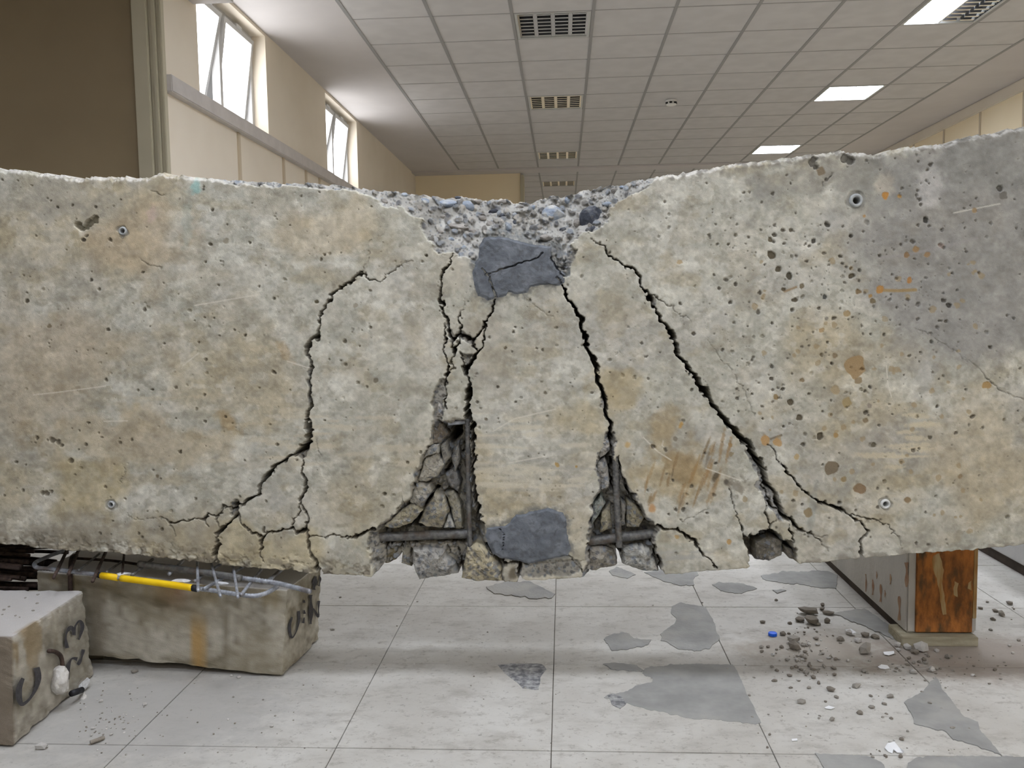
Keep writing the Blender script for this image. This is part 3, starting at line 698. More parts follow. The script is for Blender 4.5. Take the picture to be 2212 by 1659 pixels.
rnd_pits(340, 1550, 2050, 480, 900, 1.1, 4.6, (92, 86, 76), 14)
stain_pits = random.Random(15)
for _ in range(80):
    pit(stain_pits.uniform(1600, 2120), stain_pits.uniform(560, 1150), stain_pits.uniform(3, 7), 0.0006, (158, 138, 104), 0.6, stain_pits.uniform(0.7, 1.3), stain_pits.uniform(0, 180))
for x, y, r, col in ((1666, 549, 10, (84, 74, 56)), (1664, 517, 7, (92, 82, 62)), (1709, 497, 6, (88, 80, 66)), (1757, 520, 6, (52, 50, 48)), (1788, 486, 7, (72, 70, 66)), (1682, 582, 8, (84, 74, 56)), (1705, 596, 9, (70, 64, 50)), (1692, 625, 6, (90, 76, 54)), (1732, 618, 7, (104, 90, 66)), (1718, 648, 8, (82, 72, 54)), (1782, 641, 6, (60, 64, 64)), (1840, 596, 9, (84, 74, 56)), (1854, 630, 7, (118, 92, 56)), (1885, 650, 7, (104, 88, 58)), (1880, 640, 6, (170, 124, 60)), (1901, 625, 10, (196, 130, 52)), (1965, 604, 9, (190, 122, 52)), (1912, 422, 9, (206, 132, 44)), (1943, 424, 6, (188, 136, 64)), (1867, 467, 4, (196, 146, 84)), (1958, 550, 9, (142, 104, 64)), (1978, 538, 8, (164, 124, 76)), (2003, 550, 7, (160, 120, 76)), (2033, 531, 9, (166, 148, 140)), (1774, 371, 11, (118, 100, 76)), (2000, 475, 7, (54, 54, 52)), (2160, 407, 7, (76, 74, 70)), (2168, 422, 10, (104, 100, 94)), (2105, 455, 7, (164, 132, 90)), (1785, 688, 5, (126, 122, 112)), (1830, 677, 9, (168, 140, 94)), (1774, 714, 8, (186, 152, 104)), (1912, 689, 9, (176, 162, 134)), (2050, 660, 7, (60, 58, 56)),
                     (1848, 791, 25, (164, 130, 84)), (1855, 823, 10, (146, 122, 88)), (1803, 768, 8, (132, 112, 82)), (1733, 821, 7, (128, 108, 76)), (1805, 842, 11, (178, 156, 118)), (1830, 869, 12, (170, 146, 96)), (1708, 869, 8, (84, 74, 56)), (1677, 858, 8, (146, 118, 72)), (1727, 902, 8, (92, 82, 64)), (1772, 942, 10, (84, 76, 60)), (1805, 941, 7, (172, 132, 72)), (1877, 876, 8, (150, 140, 128)), (1870, 909, 7, (128, 108, 78)), (1887, 962, 6, (96, 88, 70)), (1796, 1010, 18, (108, 92, 70)), (1858, 1055, 17, (128, 98, 66)), (1823, 1036, 8, (146, 122, 80)), (1961, 1080, 9, (136, 108, 72)), (2131, 832, 12, (176, 134, 72)), (1653, 951, 12, (196, 146, 84)), (1680, 956, 10, (198, 152, 92)), (1721, 987, 8, (198, 166, 112)), (1746, 1107, 11, (146, 124, 86)), (1850, 1122, 5, (128, 104, 74)), (2009, 945, 5, (84, 78, 64)), (2074, 1029, 6, (140, 118, 86)), (1203, 1004, 7, (190, 150, 80)), (1245, 1008, 4, (190, 150, 80)), (1578, 962, 6, (170, 130, 80)), (1580, 981, 6, (140, 124, 92)), (1459, 948, 6, (128, 120, 104)), (1575, 1170, 7, (204, 156, 90)), (1462, 1160, 6, (196, 160, 104)), (1468, 567, 7, (206, 178, 134)),
                     (58, 650, 6, (70, 62, 50)), (107, 704, 6, (110, 96, 72)), (197, 605, 5, (62, 58, 52)), (180, 518, 5, (60, 54, 46)), (238, 518, 5, (70, 58, 44)), (124, 447, 4, (50, 46, 40)), (156, 443, 4, (70, 64, 54)), (206, 447, 4, (70, 64, 54)), (233, 712, 5, (70, 64, 54)), (684, 652, 6, (84, 78, 58)), (693, 560, 5, (90, 84, 70)), (488, 520, 7, (150, 142, 124)), (340, 1029, 5, (110, 96, 74)), (440, 409, 3, (60, 58, 54)), (1092, 752, 4, (90, 82, 66)), (1075, 836, 4, (60, 54, 46)), (1178, 848, 5, (100, 92, 76)), (1050, 905, 5, (110, 100, 84)), (812, 822, 7, (110, 102, 86)), (768, 660, 6, (160, 152, 134)), (745, 737, 5, (90, 84, 70))):
    dark_ = (col[0] < 100); pit(x, y, r * 0.86, (r * MPX * 0.6) if dark_ else 0.0008, tuple(0.72 * v + 0.28 * g for v, g in zip(col, (136, 128, 112))), 0.85, rr.uniform(0.75, 1.15), rr.uniform(0, 180))
# odd horseshoe cavity and the big pit under the crest
for x, y, r in ((170, 487, 8), (178, 493, 6), (186, 490, 7), (193, 482, 8), (203, 474, 9)): pit(x, y, r, 0.016, (112, 106, 88), 0.6)
for x, y, r in ((1826, 341, 10), (1838, 347, 9), (1755, 352, 9), (1762, 360, 6), (1760, 342, 7)): pit(x, y, r, 0.014, (96, 92, 84), 0.6)
for x, y, r in ((92, 1064, 5), (100, 1066, 6), (110, 1062, 4), (113, 950, 6), (126, 955, 5), (133, 962, 4), (153, 995, 5), (80, 946, 4)): pit(x, y, r, 0.008, (98, 90, 76), 0.6)

# ---- polygons
def poly_sd(poly, X, Y):
    inside = np.zeros(X.shape, bool); d = np.full(X.shape, 1e9); n_ = len(poly)
    for i in range(n_):
        (x1, y1), (x2, y2) = poly[i], poly[(i + 1) % n_]
        c_ = ((y1 > Y) != (y2 > Y)) & (X < (x2 - x1) * (Y - y1) / ((y2 - y1) + 1e-9) + x1); inside ^= c_
        dx, dy = x2 - x1, y2 - y1; t_ = np.clip(((X - x1) * dx + (Y - y1) * dy) / (dx * dx + dy * dy + 1e-9), 0, 1)
        d = np.minimum(d, np.hypot(X - x1 - dx * t_, Y - y1 - dy * t_))
    return np.where(inside, d, -d)
def broken_skin(X, Y, seed, light, s1=13.0, s2=5.0):
    """relief (0..1) and colour of fractured concrete: stones set in paste"""
    d1, d2, i1 = worley(X / s1 + fbm(X / 20, Y / 20, seed, 2), Y / s1, seed); e1, e2, j1 = worley(X / s2, Y / s2, seed + 9)
    stone = sstep(0.62, 0.36, d1) * (i1 > 0.55); grit = sstep(0.5, 0.25, e1) * (j1 > 0.55)
    rel = fbm(X / 26, Y / 26, seed + 3, 4) * 0.55 + stone * 0.28 + grit * 0.09 + 0.12 * fbm(X / 6, Y / 6, seed + 4, 3)
    base = np.array(light, float) + (fbm(X / 30, Y / 30, seed + 6, 4)[..., None] - 0.5) * 70
    pal = np.array([(104, 106, 108), (140, 136, 128), (124, 130, 138), (96, 92, 86), (156, 150, 140), (84, 84, 86)], float)
    ks = pal[(i1 * 997).astype(int) % 6]; kg = pal[(j1 * 991).astype(int) % 6]
    col = base * (1 - 0.75 * stone[..., None]) + ks * 0.75 * stone[..., None]
    col = col * (1 - 0.6 * grit[..., None]) + kg * 0.6 * grit[..., None]
    return rel, col
def spall(poly, depth, relief, edge_px, light, seed, ray_=False, slope=None):
    s = box_of(poly, 14)
    X, Y = PX[s], PY[s]
    sd = poly_sd(poly, WX[s], WY[s]); m = sstep(-1.0, edge_px, sd); mc = sstep(-1.5, 1.5, sd)
    rel, col = broken_skin(X, Y, seed, light)
    dd = depth if slope is None else depth * slope(X, Y, sd)
    if ray_:
        DR[s] = np.maximum(DR[s], np.where(sd > -1, dd, 0)); DY[s] = DY[s] * (1 - mc) + mc * (1 - rel) * relief
    else:
        DY[s] = DY[s] * (1 - mc) + m * (dd + (1 - rel) * relief)
    C[s] = C[s] * (1 - mc[..., None]) + col * mc[..., None]
NOTCH = [(430,378),(500,397),(640,402),(740,409),(780,415),(808,424),(824,445),(862,445),(891,465),(910,472),(913,500),(932,522),(948,545),(982,548),(1008,557),(1024,564),(1060,580),(1150,580),(1204,578),(1223,586),(1226,551),(1239,516),(1267,502),(1283,496),(1315,478),(1310,456),(1331,438),(1365,423),(1397,407),(1410,390),(1420,370),(1420,330),(430,330)]
def notch_slope(X, Y, sd):
    low = np.interp(X, [430, 780, 824, 891, 913, 948, 1024, 1120, 1223, 1267, 1315, 1331, 1410], [392, 415, 445, 465, 500, 545, 566, 560, 560, 502, 478, 438, 392])
    t_ = np.interp(X, xs, top)
    h = np.clip((low - Y) / 130.0, 0, 1.3)
    return h * (0.8 + 0.45 * fbm(X / 45, Y / 30, 311, 3)) + 0.10 * (fbm(X / 30, Y / 16, 312, 4) - 0.5) * sstep(0, 20, sd)
spall(NOTCH, 0.22, 0.050, 5, (162, 159, 152), 300, True, notch_slope)
POCKA = [(940,898),(958,908),(975,908),(985,904),(1003,904),(1012,905),(1019,930),(1021,965),(1024,1000),(1020,1060),(1030,1100),(1048,1130),(1050,1165),(1062,1195),(1086,1208),(1092,1258),(1092,1290),(803,1290),(806,1240),(800,1210),(806,1165),(798,1150),(826,1132),(850,1105),(880,1075),(892,1040),(900,1010),(910,985),(926,960),(932,930)]
def slopeA(X, Y, sd): return sstep(0, 26, sd) * (0.55 + 0.45 * sstep(900, 1000, X)) * (1 - 0.5 * sstep(1170, 1185, Y))
spall(POCKA, 0.060, 0.055, 12, (160, 154, 140), 320, False, slopeA)
POCKB = [(1309,932),(1304,943),(1307,961),(1287,989),(1288,1027),(1295,1055),(1281,1080),(1277,1110),(1267,1154),(1270,1171),(1265,1197),(1266,1227),(1256,1249),(1256,1290),(1437,1290),(1436,1243),(1433,1222),(1428,1205),(1415,1187),(1418,1159),(1425,1141),(1400,1113),(1362,1055),(1327,984),(1326,971),(1335,954),(1327,933),(1318,928)]
def slopeB(X, Y, sd): return sstep(0, 22, sd) * (1 - 0.5 * sstep(1170, 1185, Y))
spall(POCKB, 0.045, 0.045, 10, (158, 154, 145), 330, False, slopeB)
NOTC = [(1600,1146),(1608,1159),(1620,1159),(1640,1146),(1666,1138),(1681,1149),(1704,1169),(1721,1181),(1729,1222),(1729,1260),(1622,1260),(1618,1205),(1606,1168)]
spall(NOTC, 0.06, 0.05, 8, (134, 128, 114), 340)
spall([(993,760),(1022,760),(1008,794)], 0.014, 0.014, 3, (160, 156, 146), 341)
# tinted stones inside the pockets
def stain_in(x, y, rx, ry, ang, col, k, seed): tint(blob(x, y, rx, ry, ang, 0.3, seed), col, k)
stain_in(1293, 1085, 14, 20, 20, (120, 136, 128), 0.8, 61); stain_in(925, 1005, 22, 16, 0, (176, 170, 156), 0.7, 62); stain_in(905, 1100, 34, 12, -30, (150, 140, 112), 0.7, 63); stain_in(930, 1115, 30, 22, 0, (142, 132, 108), 0.6, 64); stain_in(1390, 1125, 12, 18, 0, (120, 112, 98), 0.8, 65); stain_in(1365, 1110, 26, 18, 20, (160, 152, 130), 0.6, 66)
stain_in(1028, 1232, 30, 18, 0, (176, 160, 124), 0.8, 67); stain_in(1030, 1212, 18, 10, 10, (92, 94, 98), 0.8, 68); stain_in(1110, 1238, 14, 16, 0, (78, 68, 52), 0.8, 69)
# shallow crushed bands beside the cracks
def band(pts, w_, depth, light, seed):
    P_ = pts; s = box_of(P_, w_ + 10)
    sd, _ = seg_field(P_, WX[s], WY[s], [w_] * len(P_)); m = sstep(1, -2.5, sd); rel, col = broken_skin(PX[s], PY[s], seed, light, 8, 4)
    DY[s] = np.maximum(DY[s], m * (depth + (1 - rel) * depth)); C[s] = C[s] * (1 - m[..., None]) + col * m[..., None]
band([(956, 828), (948, 850), (946, 880), (945, 902)], 22, 0.014, (176, 172, 162), 351)
band([(1618, 975), (1632, 1000), (1645, 1030)], 17, 0.014, (178, 176, 170), 352)
band([(1645, 1045), (1660, 1075), (1690, 1112)], 24, 0.012, (174, 172, 168), 353)
band([(671, 800), (670, 850), (673, 875)], 8, 0.010, (166, 164, 158), 354)
band([(660, 965), (648, 985)], 15, 0.010, (150, 144, 132), 355)
band([(992, 716), (1018, 736)], 13, 0.008, (172, 168, 160), 356)
band([(507, 1088), (506, 1110)], 16, 0.008, (134, 128, 114), 357)
band([(966, 700), (976, 735)], 9, 0.006, (168, 164, 154), 358)
band([(1409, 650), (1412, 665)], 10, 0.006, (160, 156, 146), 359)
band([(1300, 850), (1303, 880)], 12, 0.006, (168, 164, 154), 360)
band([(1236, 540), (1228, 570)], 14, 0.008, (140, 138, 132), 361)
band([(1060, 500), (1120, 505), (1185, 515), (1210, 540), (1222, 590)], 22, 0.010, (132, 132, 128), 362)
band([(1130, 1228), (1185, 1230), (1240, 1225)], 34, 0.006, (158, 154, 144), 363)
band([(803, 1160), (808, 1200), (812, 1235)], 20, 0.012, (156, 152, 142), 364)
# ---- cracks: (x, y, width)
CR = [
 [(890,562,1.5),(871,565,1.6),(856,580,2),(837,593,2.2),(820,607,2.6),(806,603,2.6),(787,591,3),(771,588,4),(760,604,4.5),(746,616,5),(715,637,5.5),(708,659,6),(696,677,7),(693,696,5),(686,721,7),(668,746,9),(665,768,8),(671,787,6),(677,795,9),(671,818,4),(669,847,4),(675,872,8),(664,891,9),(664,912,10),(669,931,11),(668,956,12),(650,976,11)],
 [(649,976,8),(628,987,6),(607,999,7),(589,1015,8),(570,1038,9),(560,1051,10),(555,1070,9),(541,1079,6),(518,1085,6),(507,1091,9),(510,1104,8)],
 [(510,1104,5),(485,1092,4),(471,1113,4),(447,1113,4),(441,1122,5),(429,1117,3),(397,1122,3),(366,1131,4),(355,1122,2),(332,1120,1.6),(292,1122,1.4),(271,1106,1.2)],
 [(510,1104,7),(505,1120,6),(492,1133,4),(476,1139,9),(468,1156,9),(471,1172,9),(463,1193,10),(467,1216,8)],
 [(471,1113,2),(468,1138,2.2)], [(441,1122,4),(450,1138,2)], [(366,1131,2),(378,1160,1.3),(370,1190,1.3)],
 [(510,1104,5),(523,1130,4.5),(541,1147,4),(568,1161,7),(564,1177,5),(562,1193,3),(568,1213,2)],
 [(568,1161,5),(576,1154,4),(594,1150,4),(612,1140,5),(631,1143,4),(641,1154,6),(659,1142,6)],
 [(649,986,4),(652,1007,5),(657,1028,6),(662,1051,9),(654,1070,9),(650,1088,7),(659,1101,5),(667,1122,6),(662,1140,6),(663,1156,6),(667,1175,7),(673,1198,8),(683,1217,10),(688,1240,11)],
 [(649,1091,4),(641,1114,3),(631,1143,3)],
 [(668,1160,2),(707,1158,2.6),(738,1159,2.6),(762,1163,4),(785,1151,6),(806,1142,8)],
 [(683,948,1.2),(686,968,1.6),(690,985,1.2)],
 [(984,547,3),(974,568,4),(958,582,5),(955,604,6),(950,619,5.5),(950,639,5.5),(955,652,7),(953,664,4),(961,679,6),(967,697,5),(970,720,5),(976,733,6)],
 [(976,733,6),(991,717,7),(995,697,4),(994,677,2),(1005,662,1.3),(1003,640,1.2)],
 [(991,717,5),(1017,733,6),(1032,720,5),(1042,700,4)],
 [(1072,644,4),(1062,667,5),(1045,695,5),(1047,710,4),(1043,735,5),(1042,748,4),(1031,760,6),(1017,783,10),(1006,801,10),(1012,821,8),(1015,841,11),(1009,862,14),(1007,882,15),(1012,910,13)],
 [(1017,736,4),(1028,752,4),(1031,760,4)],
 [(960,695,2),(960,735,4),(961,758,3),(965,783,4),(967,788,5),(966,809,6),(960,834,4),(963,860,4),(963,884,7)],
 [(994,738,3),(985,752,5),(977,786,2.5),(971,798,2)], [(976,733,4),(976,743,4),(984,753,4)], [(994,738,3),(996,716,3)], [(993,762,3),(1003,795,4)],
 [(1193,563,3),(1207,583,4),(1207,600,3),(1218,619,5),(1221,639,6),(1234,657,8),(1247,674,9),(1257,690,9),(1255,707,9),(1267,733,10),(1265,750,8),(1279,768,9),(1290,800,10),(1297,840,8),(1304,868,10),(1309,898,10),(1316,911,8),(1318,933,10),(1322,966,7)],
 [(1280,513,1.6),(1305,532,3),(1315,551,4),(1343,570,4),(1362,579,4.5),(1381,595,5),(1383,614,5.5),(1403,636,8),(1408,658,5),(1422,677,7),(1440,705,8.5),(1455,735,9.5),(1470,775,10),(1490,800,11),(1510,828,11),(1532,862,11),(1539,880,10),(1567,900,11),(1590,936,14),(1615,959,15),(1630,979,11),(1645,1002,10),(1651,1022,10),(1655,1042,9),(1670,1062,8),(1685,1093,8),(1699,1116,8),(1727,1141,4.5),(1757,1156,3),(1772,1170,2),(1790,1192,1.3)],
 [(1633,985,3),(1640,1010,4),(1650,1030,4)], [(1650,1050,4),(1654,1075,5),(1672,1098,6),(1699,1116,6)],
 [(1656,1088,3),(1653,1103,2.4),(1666,1136,4)], [(1666,1130,2),(1682,1118,2)],
 [(1706,1133,3),(1709,1156,6),(1714,1173,5)], [(1720,1143,1.6),(1750,1151,1.4),(1790,1160,1.2)],
 [(1403,636,2.5),(1432,649,2),(1454,665,1.7),(1490,695,1.3)], [(1530,735,1.2),(1560,775,1.2),(1600,830,1.2),(1632,900,1.2)],
 [(1659,961,2),(1673,971,3),(1681,992,3),(1691,1009,4),(1711,1035,4.5),(1737,1060,5),(1760,1080,5.5),(1772,1086,5.5),(1817,1104,5.5),(1836,1112,4),(1878,1147,3.5),(1856,1170,5),(1862,1204,6)],
 [(1836,1110,3),(1903,1126,2.4),(1919,1138,2.2),(1945,1166,1.5),(1950,1190,1.3)],
 [(1577,1057,2),(1585,1088,2.2),(1592,1123,2.6),(1602,1146,4)],
 [(1420,1136,8),(1438,1142,7),(1463,1145,5),(1481,1161,5.5),(1501,1171,4.5),(1514,1192,4),(1532,1209,3),(1552,1227,3.5)],
 [(1136,641,1.2),(1163,668,1.3),(1201,690,1.1)], [(1977,706,1),(2040,745,1.2),(2111,793,1.3),(2140,826,2),(2175,847,1.6),(2212,865,1.4),(2260,900,1.2)],
 [(1468,1131,1.2),(1500,1118,1.4),(1530,1100,1.1)], [(326,410,1.6),(340,413,2),(352,418,1.6)], [(300,560,1.2),(320,570,1.5),(350,580,1.2)], [(270,1010,1),(262,1040,1.2)],
 [(1230,1200,1.5),(1250,1212,1.6),(1266,1208,1.4)], [(1225,1195,2),(1245,1220,2.4),(1262,1236,2.4)],
 [(1775,400,1.4),(1795,378,2),(1800,368,1.4)], [(780,585,1),(795,560,1),(800,520,1),(830,505,0.9)],
 # deep gaps inside the pockets
 [(890,1140,9),(905,1108,9),(925,1078,8),(938,1058,7)], [(980,922,24),(976,948,22),(970,962,12)], [(1001,930,9),(1001,985,9),(1002,1060,8)], [(1020,915,10),(1023,965,10),(1021,1020,9),(1024,1080,9),(1040,1130,9)],
 [(955,1030,6),(975,1000,8),(985,980,8)], [(826,1150,8),(870,1144,9),(900,1140,8),(960,1142,5)], [(835,1176,6),(900,1174,7),(1000,1176,6)], [(866,1176,8),(866,1200,8)], [(889,1182,5),(893,1222,4)], [(988,1190,5),(996,1240,6)], [(962,1185,4),(965,1205,4)], [(826,1172,8),(832,1200,7),(830,1222,6)],
 [(1052,1172,7),(1068,1200,7),(1092,1222,9)], [(1122,1222,5),(1124,1252,5)], [(1090,1212,5),(1140,1222,5)],
 [(1323,985,8),(1321,1030,8),(1320,1065,9)], [(1337,990,5),(1345,1030,5),(1360,1065,6),(1375,1085,5)], [(1272,1176,6),(1320,1176,5),(1338,1190,10),(1338,1215,6)], [(1408,1166,8),(1414,1190,6),(1424,1215,7),(1430,1236,6)], [(1385,1118,9),(1402,1128,8)], [(1306,1110,5),(1285,1150,5)],
 [(1636,1162,7),(1650,1172,8),(1668,1180,6)], [(1640,1170,5),(1646,1196,5)], [(1690,1178,5),(1700,1198,6)],
]
for c_ in CR:
    P_ = [(a[0], a[1]) for a in c_]; W_ = [a[2] * 0.84 - 0.15 for a in c_]
    s = box_of(P_, 24)
    sd, lw = seg_field(P_, WX[s], WY[s], W_); sd = sd + (vn(PX[s] / 8, PY[s] / 8, 27) - 0.5) * np.clip(lw, 1, 9) * 0.55
    m = sstep(0.6, -0.9, sd - np.where(lw < 1.8, 0.3, 0.0))
    dep = np.clip((lw - 1.0) * 0.020, 0.004, 0.26)
    DY[s] = np.maximum(DY[s], m * (dep + DY[s] * 0.5))
    # fresh, crushed grey paste on the crack walls
    mm = (sstep(1.8, -0.4, sd) * np.clip(lw / 5, 0.35, 0.8))[..., None]; C[s] = C[s] * (1 - mm) + np.array((128, 122, 110), float) * mm
# holes of the form ties
HOLES = [(265, 499, 5.0), (1850, 433, 7.5), (240, 1090, 4.5), (1913, 1089, 5.5)]
for x, y, r in HOLES:
    pit(x, y, r * 2.6, 0.004, (158, 156, 148), 0.6); pit(x, y, r * 1.25, 0.16, (110, 106, 98), 0.5)
# dirt rings where the wet repair mortar bled into the face
PATCH1 = [(1046,514),(1055,511),(1081,511),(1096,514),(1128,522),(1160,529),(1191,533),(1191,554),(1207,583),(1221,592),(1221,611),(1207,616),(1176,614),(1147,619),(1138,633),(1119,638),(1098,630),(1093,639),(1071,646),(1052,649),(1033,639),(1024,614),(1020,589),(1025,567),(1033,557),(1035,532)]
PATCH2 = [(1052,1141),(1071,1137),(1091,1136),(1114,1113),(1155,1103),(1185,1098),(1215,1106),(1224,1121),(1223,1138),(1228,1164),(1234,1184),(1228,1199),(1198,1206),(1170,1212),(1142,1218),(1122,1212),(1084,1207),(1066,1197),(1053,1174),(1048,1156)]
for p_ in (PATCH1, PATCH2):
    s = box_of(p_, 30); sd = poly_sd(p_, WX[s], WY[s])
    m = (sstep(-13, -1, sd) * sstep(0.25, 0.65, fbm(PX[s] / 9, PY[s] / 9, 400, 3)) * 0.75)[..., None]; C[s] = C[s] * (1 - m) + np.array((112, 112, 108), float) * m
    mi = sstep(-1, 2, sd); DY[s] = np.where(mi > 0.5, np.minimum(DY[s], 0.05), DY[s])

# ---- assemble: front relief, rough top and underside, back and ends
Pw = onY(PX, PY, YB + DR); Pw[..., 1] += DY
BW = 0.41
V = [Pw.reshape(-1, 3)]; base_n = NR * NC
idx = np.arange(base_n).reshape(NR, NC)
F4 = [np.stack([idx[:-1, :-1], idx[1:, :-1], idx[1:, 1:], idx[:-1, 1:]], -1).reshape(-1, 4)]
def strip(edge_row, zamp, seed, flip, zoff):
    """rows running back from an edge of the front sheet; returns the index of the last row"""
    global base_n
    e = Pw[edge_row]; prev = idx[edge_row]
    for k in range(1, 5):
        t_ = k / 4.0; y = e[:, 1] * (1 - t_) + (YB + BW) * t_
        z = e[:, 2] + (fbm(e[:, 0] * 30, y * 30, seed, 4) - 0.5) * zamp * (1 if k < 4 else 0.4) + zoff * t_
        row = np.stack([e[:, 0], y, z], 1); V.append(row); ii = np.arange(base_n, base_n + NC); base_n += NC
        q = np.stack([prev[:-1], prev[1:], ii[1:], ii[:-1]], -1)
        F4.append(q if not flip else q[:, ::-1]); prev = ii
    return prev
bt = strip(0, 0.022, 500, False, 0.015); bb = strip(NR - 1, 0.012, 510, True, 0.0)
F4.append(np.stack([bt[:-1], bt[1:], bb[1:], bb[:-1]], -1))
Vn = np.concatenate(V).astype(np.float32); Fn = np.concatenate(F4).astype(np.int32)
# end caps as fans of quads between front column and the back edge
caps = []
for c_, fl in ((0, False), (NC - 1, True)):
    ctr = len(Vn); col_ = idx[:, c_]
    Vn = np.concatenate([Vn, Vn[[bt[c_], bb[c_]]].mean(0, keepdims=True)])
    for a, b in zip(col_[:-1], col_[1:]): caps.append((a, b, ctr, ctr))
nq = len(Fn)
loops = [Fn.ravel()] + [np.array(c_[:3], np.int32) for c_ in caps]
me = bpy.data.meshes.new('beam_body')
me.vertices.add(len(Vn)); me.vertices.foreach_set('co', Vn.ravel())
lv = np.concatenate(loops); me.loops.add(len(lv)); me.loops.foreach_set('vertex_index', lv)
starts = np.concatenate([np.arange(nq) * 4, nq * 4 + np.arange(len(caps)) * 3]).astype(np.int32)
me.polygons.add(len(starts)); me.polygons.foreach_set('loop_start', starts)
me.update(calc_edges=True); me.validate()
colr = np.full((len(Vn), 3), 176.0); colr[:, 1] = 170; colr[:, 2] = 156
colr[:NR * NC] = C.reshape(-1, 3); set_tint(me, colr)
beam = empty('cracked_beam', (0, YB + BW / 2, 0.40))
tag(beam, 'huge broken concrete beam across the picture, cracked and sagging in the middle', 'beam')
child('beam_body', me, 'beam', beam)

# ---- slabs of mortar and loose chunks on the face
def ring_slab(name, poly, y_front, bulge, rough_, seed, colf, cracks=(), nr=30, step=3.0, thick=0.03, dome=0.5, outline_amp=2.0):
    q = rough_outline(poly, step, outline_amp, seed); n_ = len(q); ctr = q.mean(0)
    px_, py_, hh, cc = [], [], [], []
    for k in range(nr + 1):
        t_ = 1 - k / nr
        X = ctr[0] + (q[:, 0] - ctr[0]) * t_; Y = ctr[1] + (q[:, 1] - ctr[1]) * t_
        h = bulge * (sstep(0, 0.10, np.full(n_, 1 - t_)) * (1 - dome) + dome * (1 - t_ ** 2))
        h = h + (fbm(X / 24, Y / 24, seed + 1, 4) - 0.5) * rough_ + (fbm(X / 6, Y / 6, seed + 2, 3) - 0.5) * rough_ * 0.4
        for cpts, cw_ in cracks:
            sd, _ = seg_field(cpts, X + (vn(X / 8, Y / 8, 9) - .5) * 4, Y + (vn(X / 8, Y / 8, 10) - .5) * 4, [cw_] * len(cpts)); h = h - sstep(0.8, -0.8, sd) * 0.012
        px_.append(X); py_.append(Y); hh.append(h)
    X, Y, H = np.array(px_), np.array(py_), np.array(hh)
    W3 = onY(X, Y, np.full(X.shape, y_front)); W3[..., 1] -= H
    back = onY(q[:, 0], q[:, 1], np.full(n_, y_front)); back[:, 1] += thick
    Vv = np.concatenate([back[None], W3]).reshape(-1, 3); fs = []
    for k in range(nr + 1):
        for i in range(n_):
            j = (i + 1) % n_; fs.append((k * n_ + i, k * n_ + j, (k + 1) * n_ + j, (k + 1) * n_ + i))
    fs.append(tuple(range(n_)))
    me = bpy.data.meshes.new(name); me.from_pydata(Vv.tolist(), [], fs)
    bm = bmesh.new(); bm.from_mesh(me); bmesh.ops.recalc_face_normals(bm, faces=bm.faces); bm.to_mesh(me); bm.free()
    cc = colf(X, Y); cc = np.concatenate([cc[:1], cc]).reshape(-1, 3); set_tint(me, cc)
    return me
def mortar_col(X, Y):
    a = np.array((102., 106., 112.)); b = np.array((122., 126., 132.)); f_ = sstep(0.3, 0.7, fbm(X / 30, Y / 20, 600, 4))[..., None]
    c_ = a + (b - a) * f_; g_ = (sstep(0.55, 0.7, fbm(X / 8, Y / 8, 601, 3)) * 0.5)[..., None]; c_ = c_ * (1 - g_) + np.array((84, 86, 88)) * g_
    rim = fbm(X / 14, Y / 14, 602, 3)[..., None]
    return c_ + (rim - 0.5) * 18
o = child('mortar_patch', ring_slab('mortar_patch', PATCH1, YB, 0.007, 0.004, 610, mortar_col, [([(1050, 594), (1090, 580), (1130, 566), (1160, 558), (1172, 545)], 2.2), ([(1040, 580), (1056, 598), (1064, 620), (1072, 646)], 2.6), ([(1190, 556), (1207, 583), (1218, 600)], 2.0), ([(1204, 598), (1220, 622)], 2.4)], 34, 3.0, 0.05, 0.25), 'mortar', beam)
o['label'] = 'grey repair mortar patch below the notch'
o = child('mortar_patch', ring_slab('mortar_patch', PATCH2, YB, 0.010, 0.004, 620, mortar_col, [([(1080, 1140), (1090, 1156), (1086, 1185)], 0.8)], 34, 3.0, 0.05, 0.35), 'mortar', beam)
o['label'] = 'grey repair mortar patch at the lower edge'
def chunk_col(light, seed):
    def f(X, Y):
        rel, c_ = broken_skin(X, Y, seed, light, 9, 4); return c_
    return f
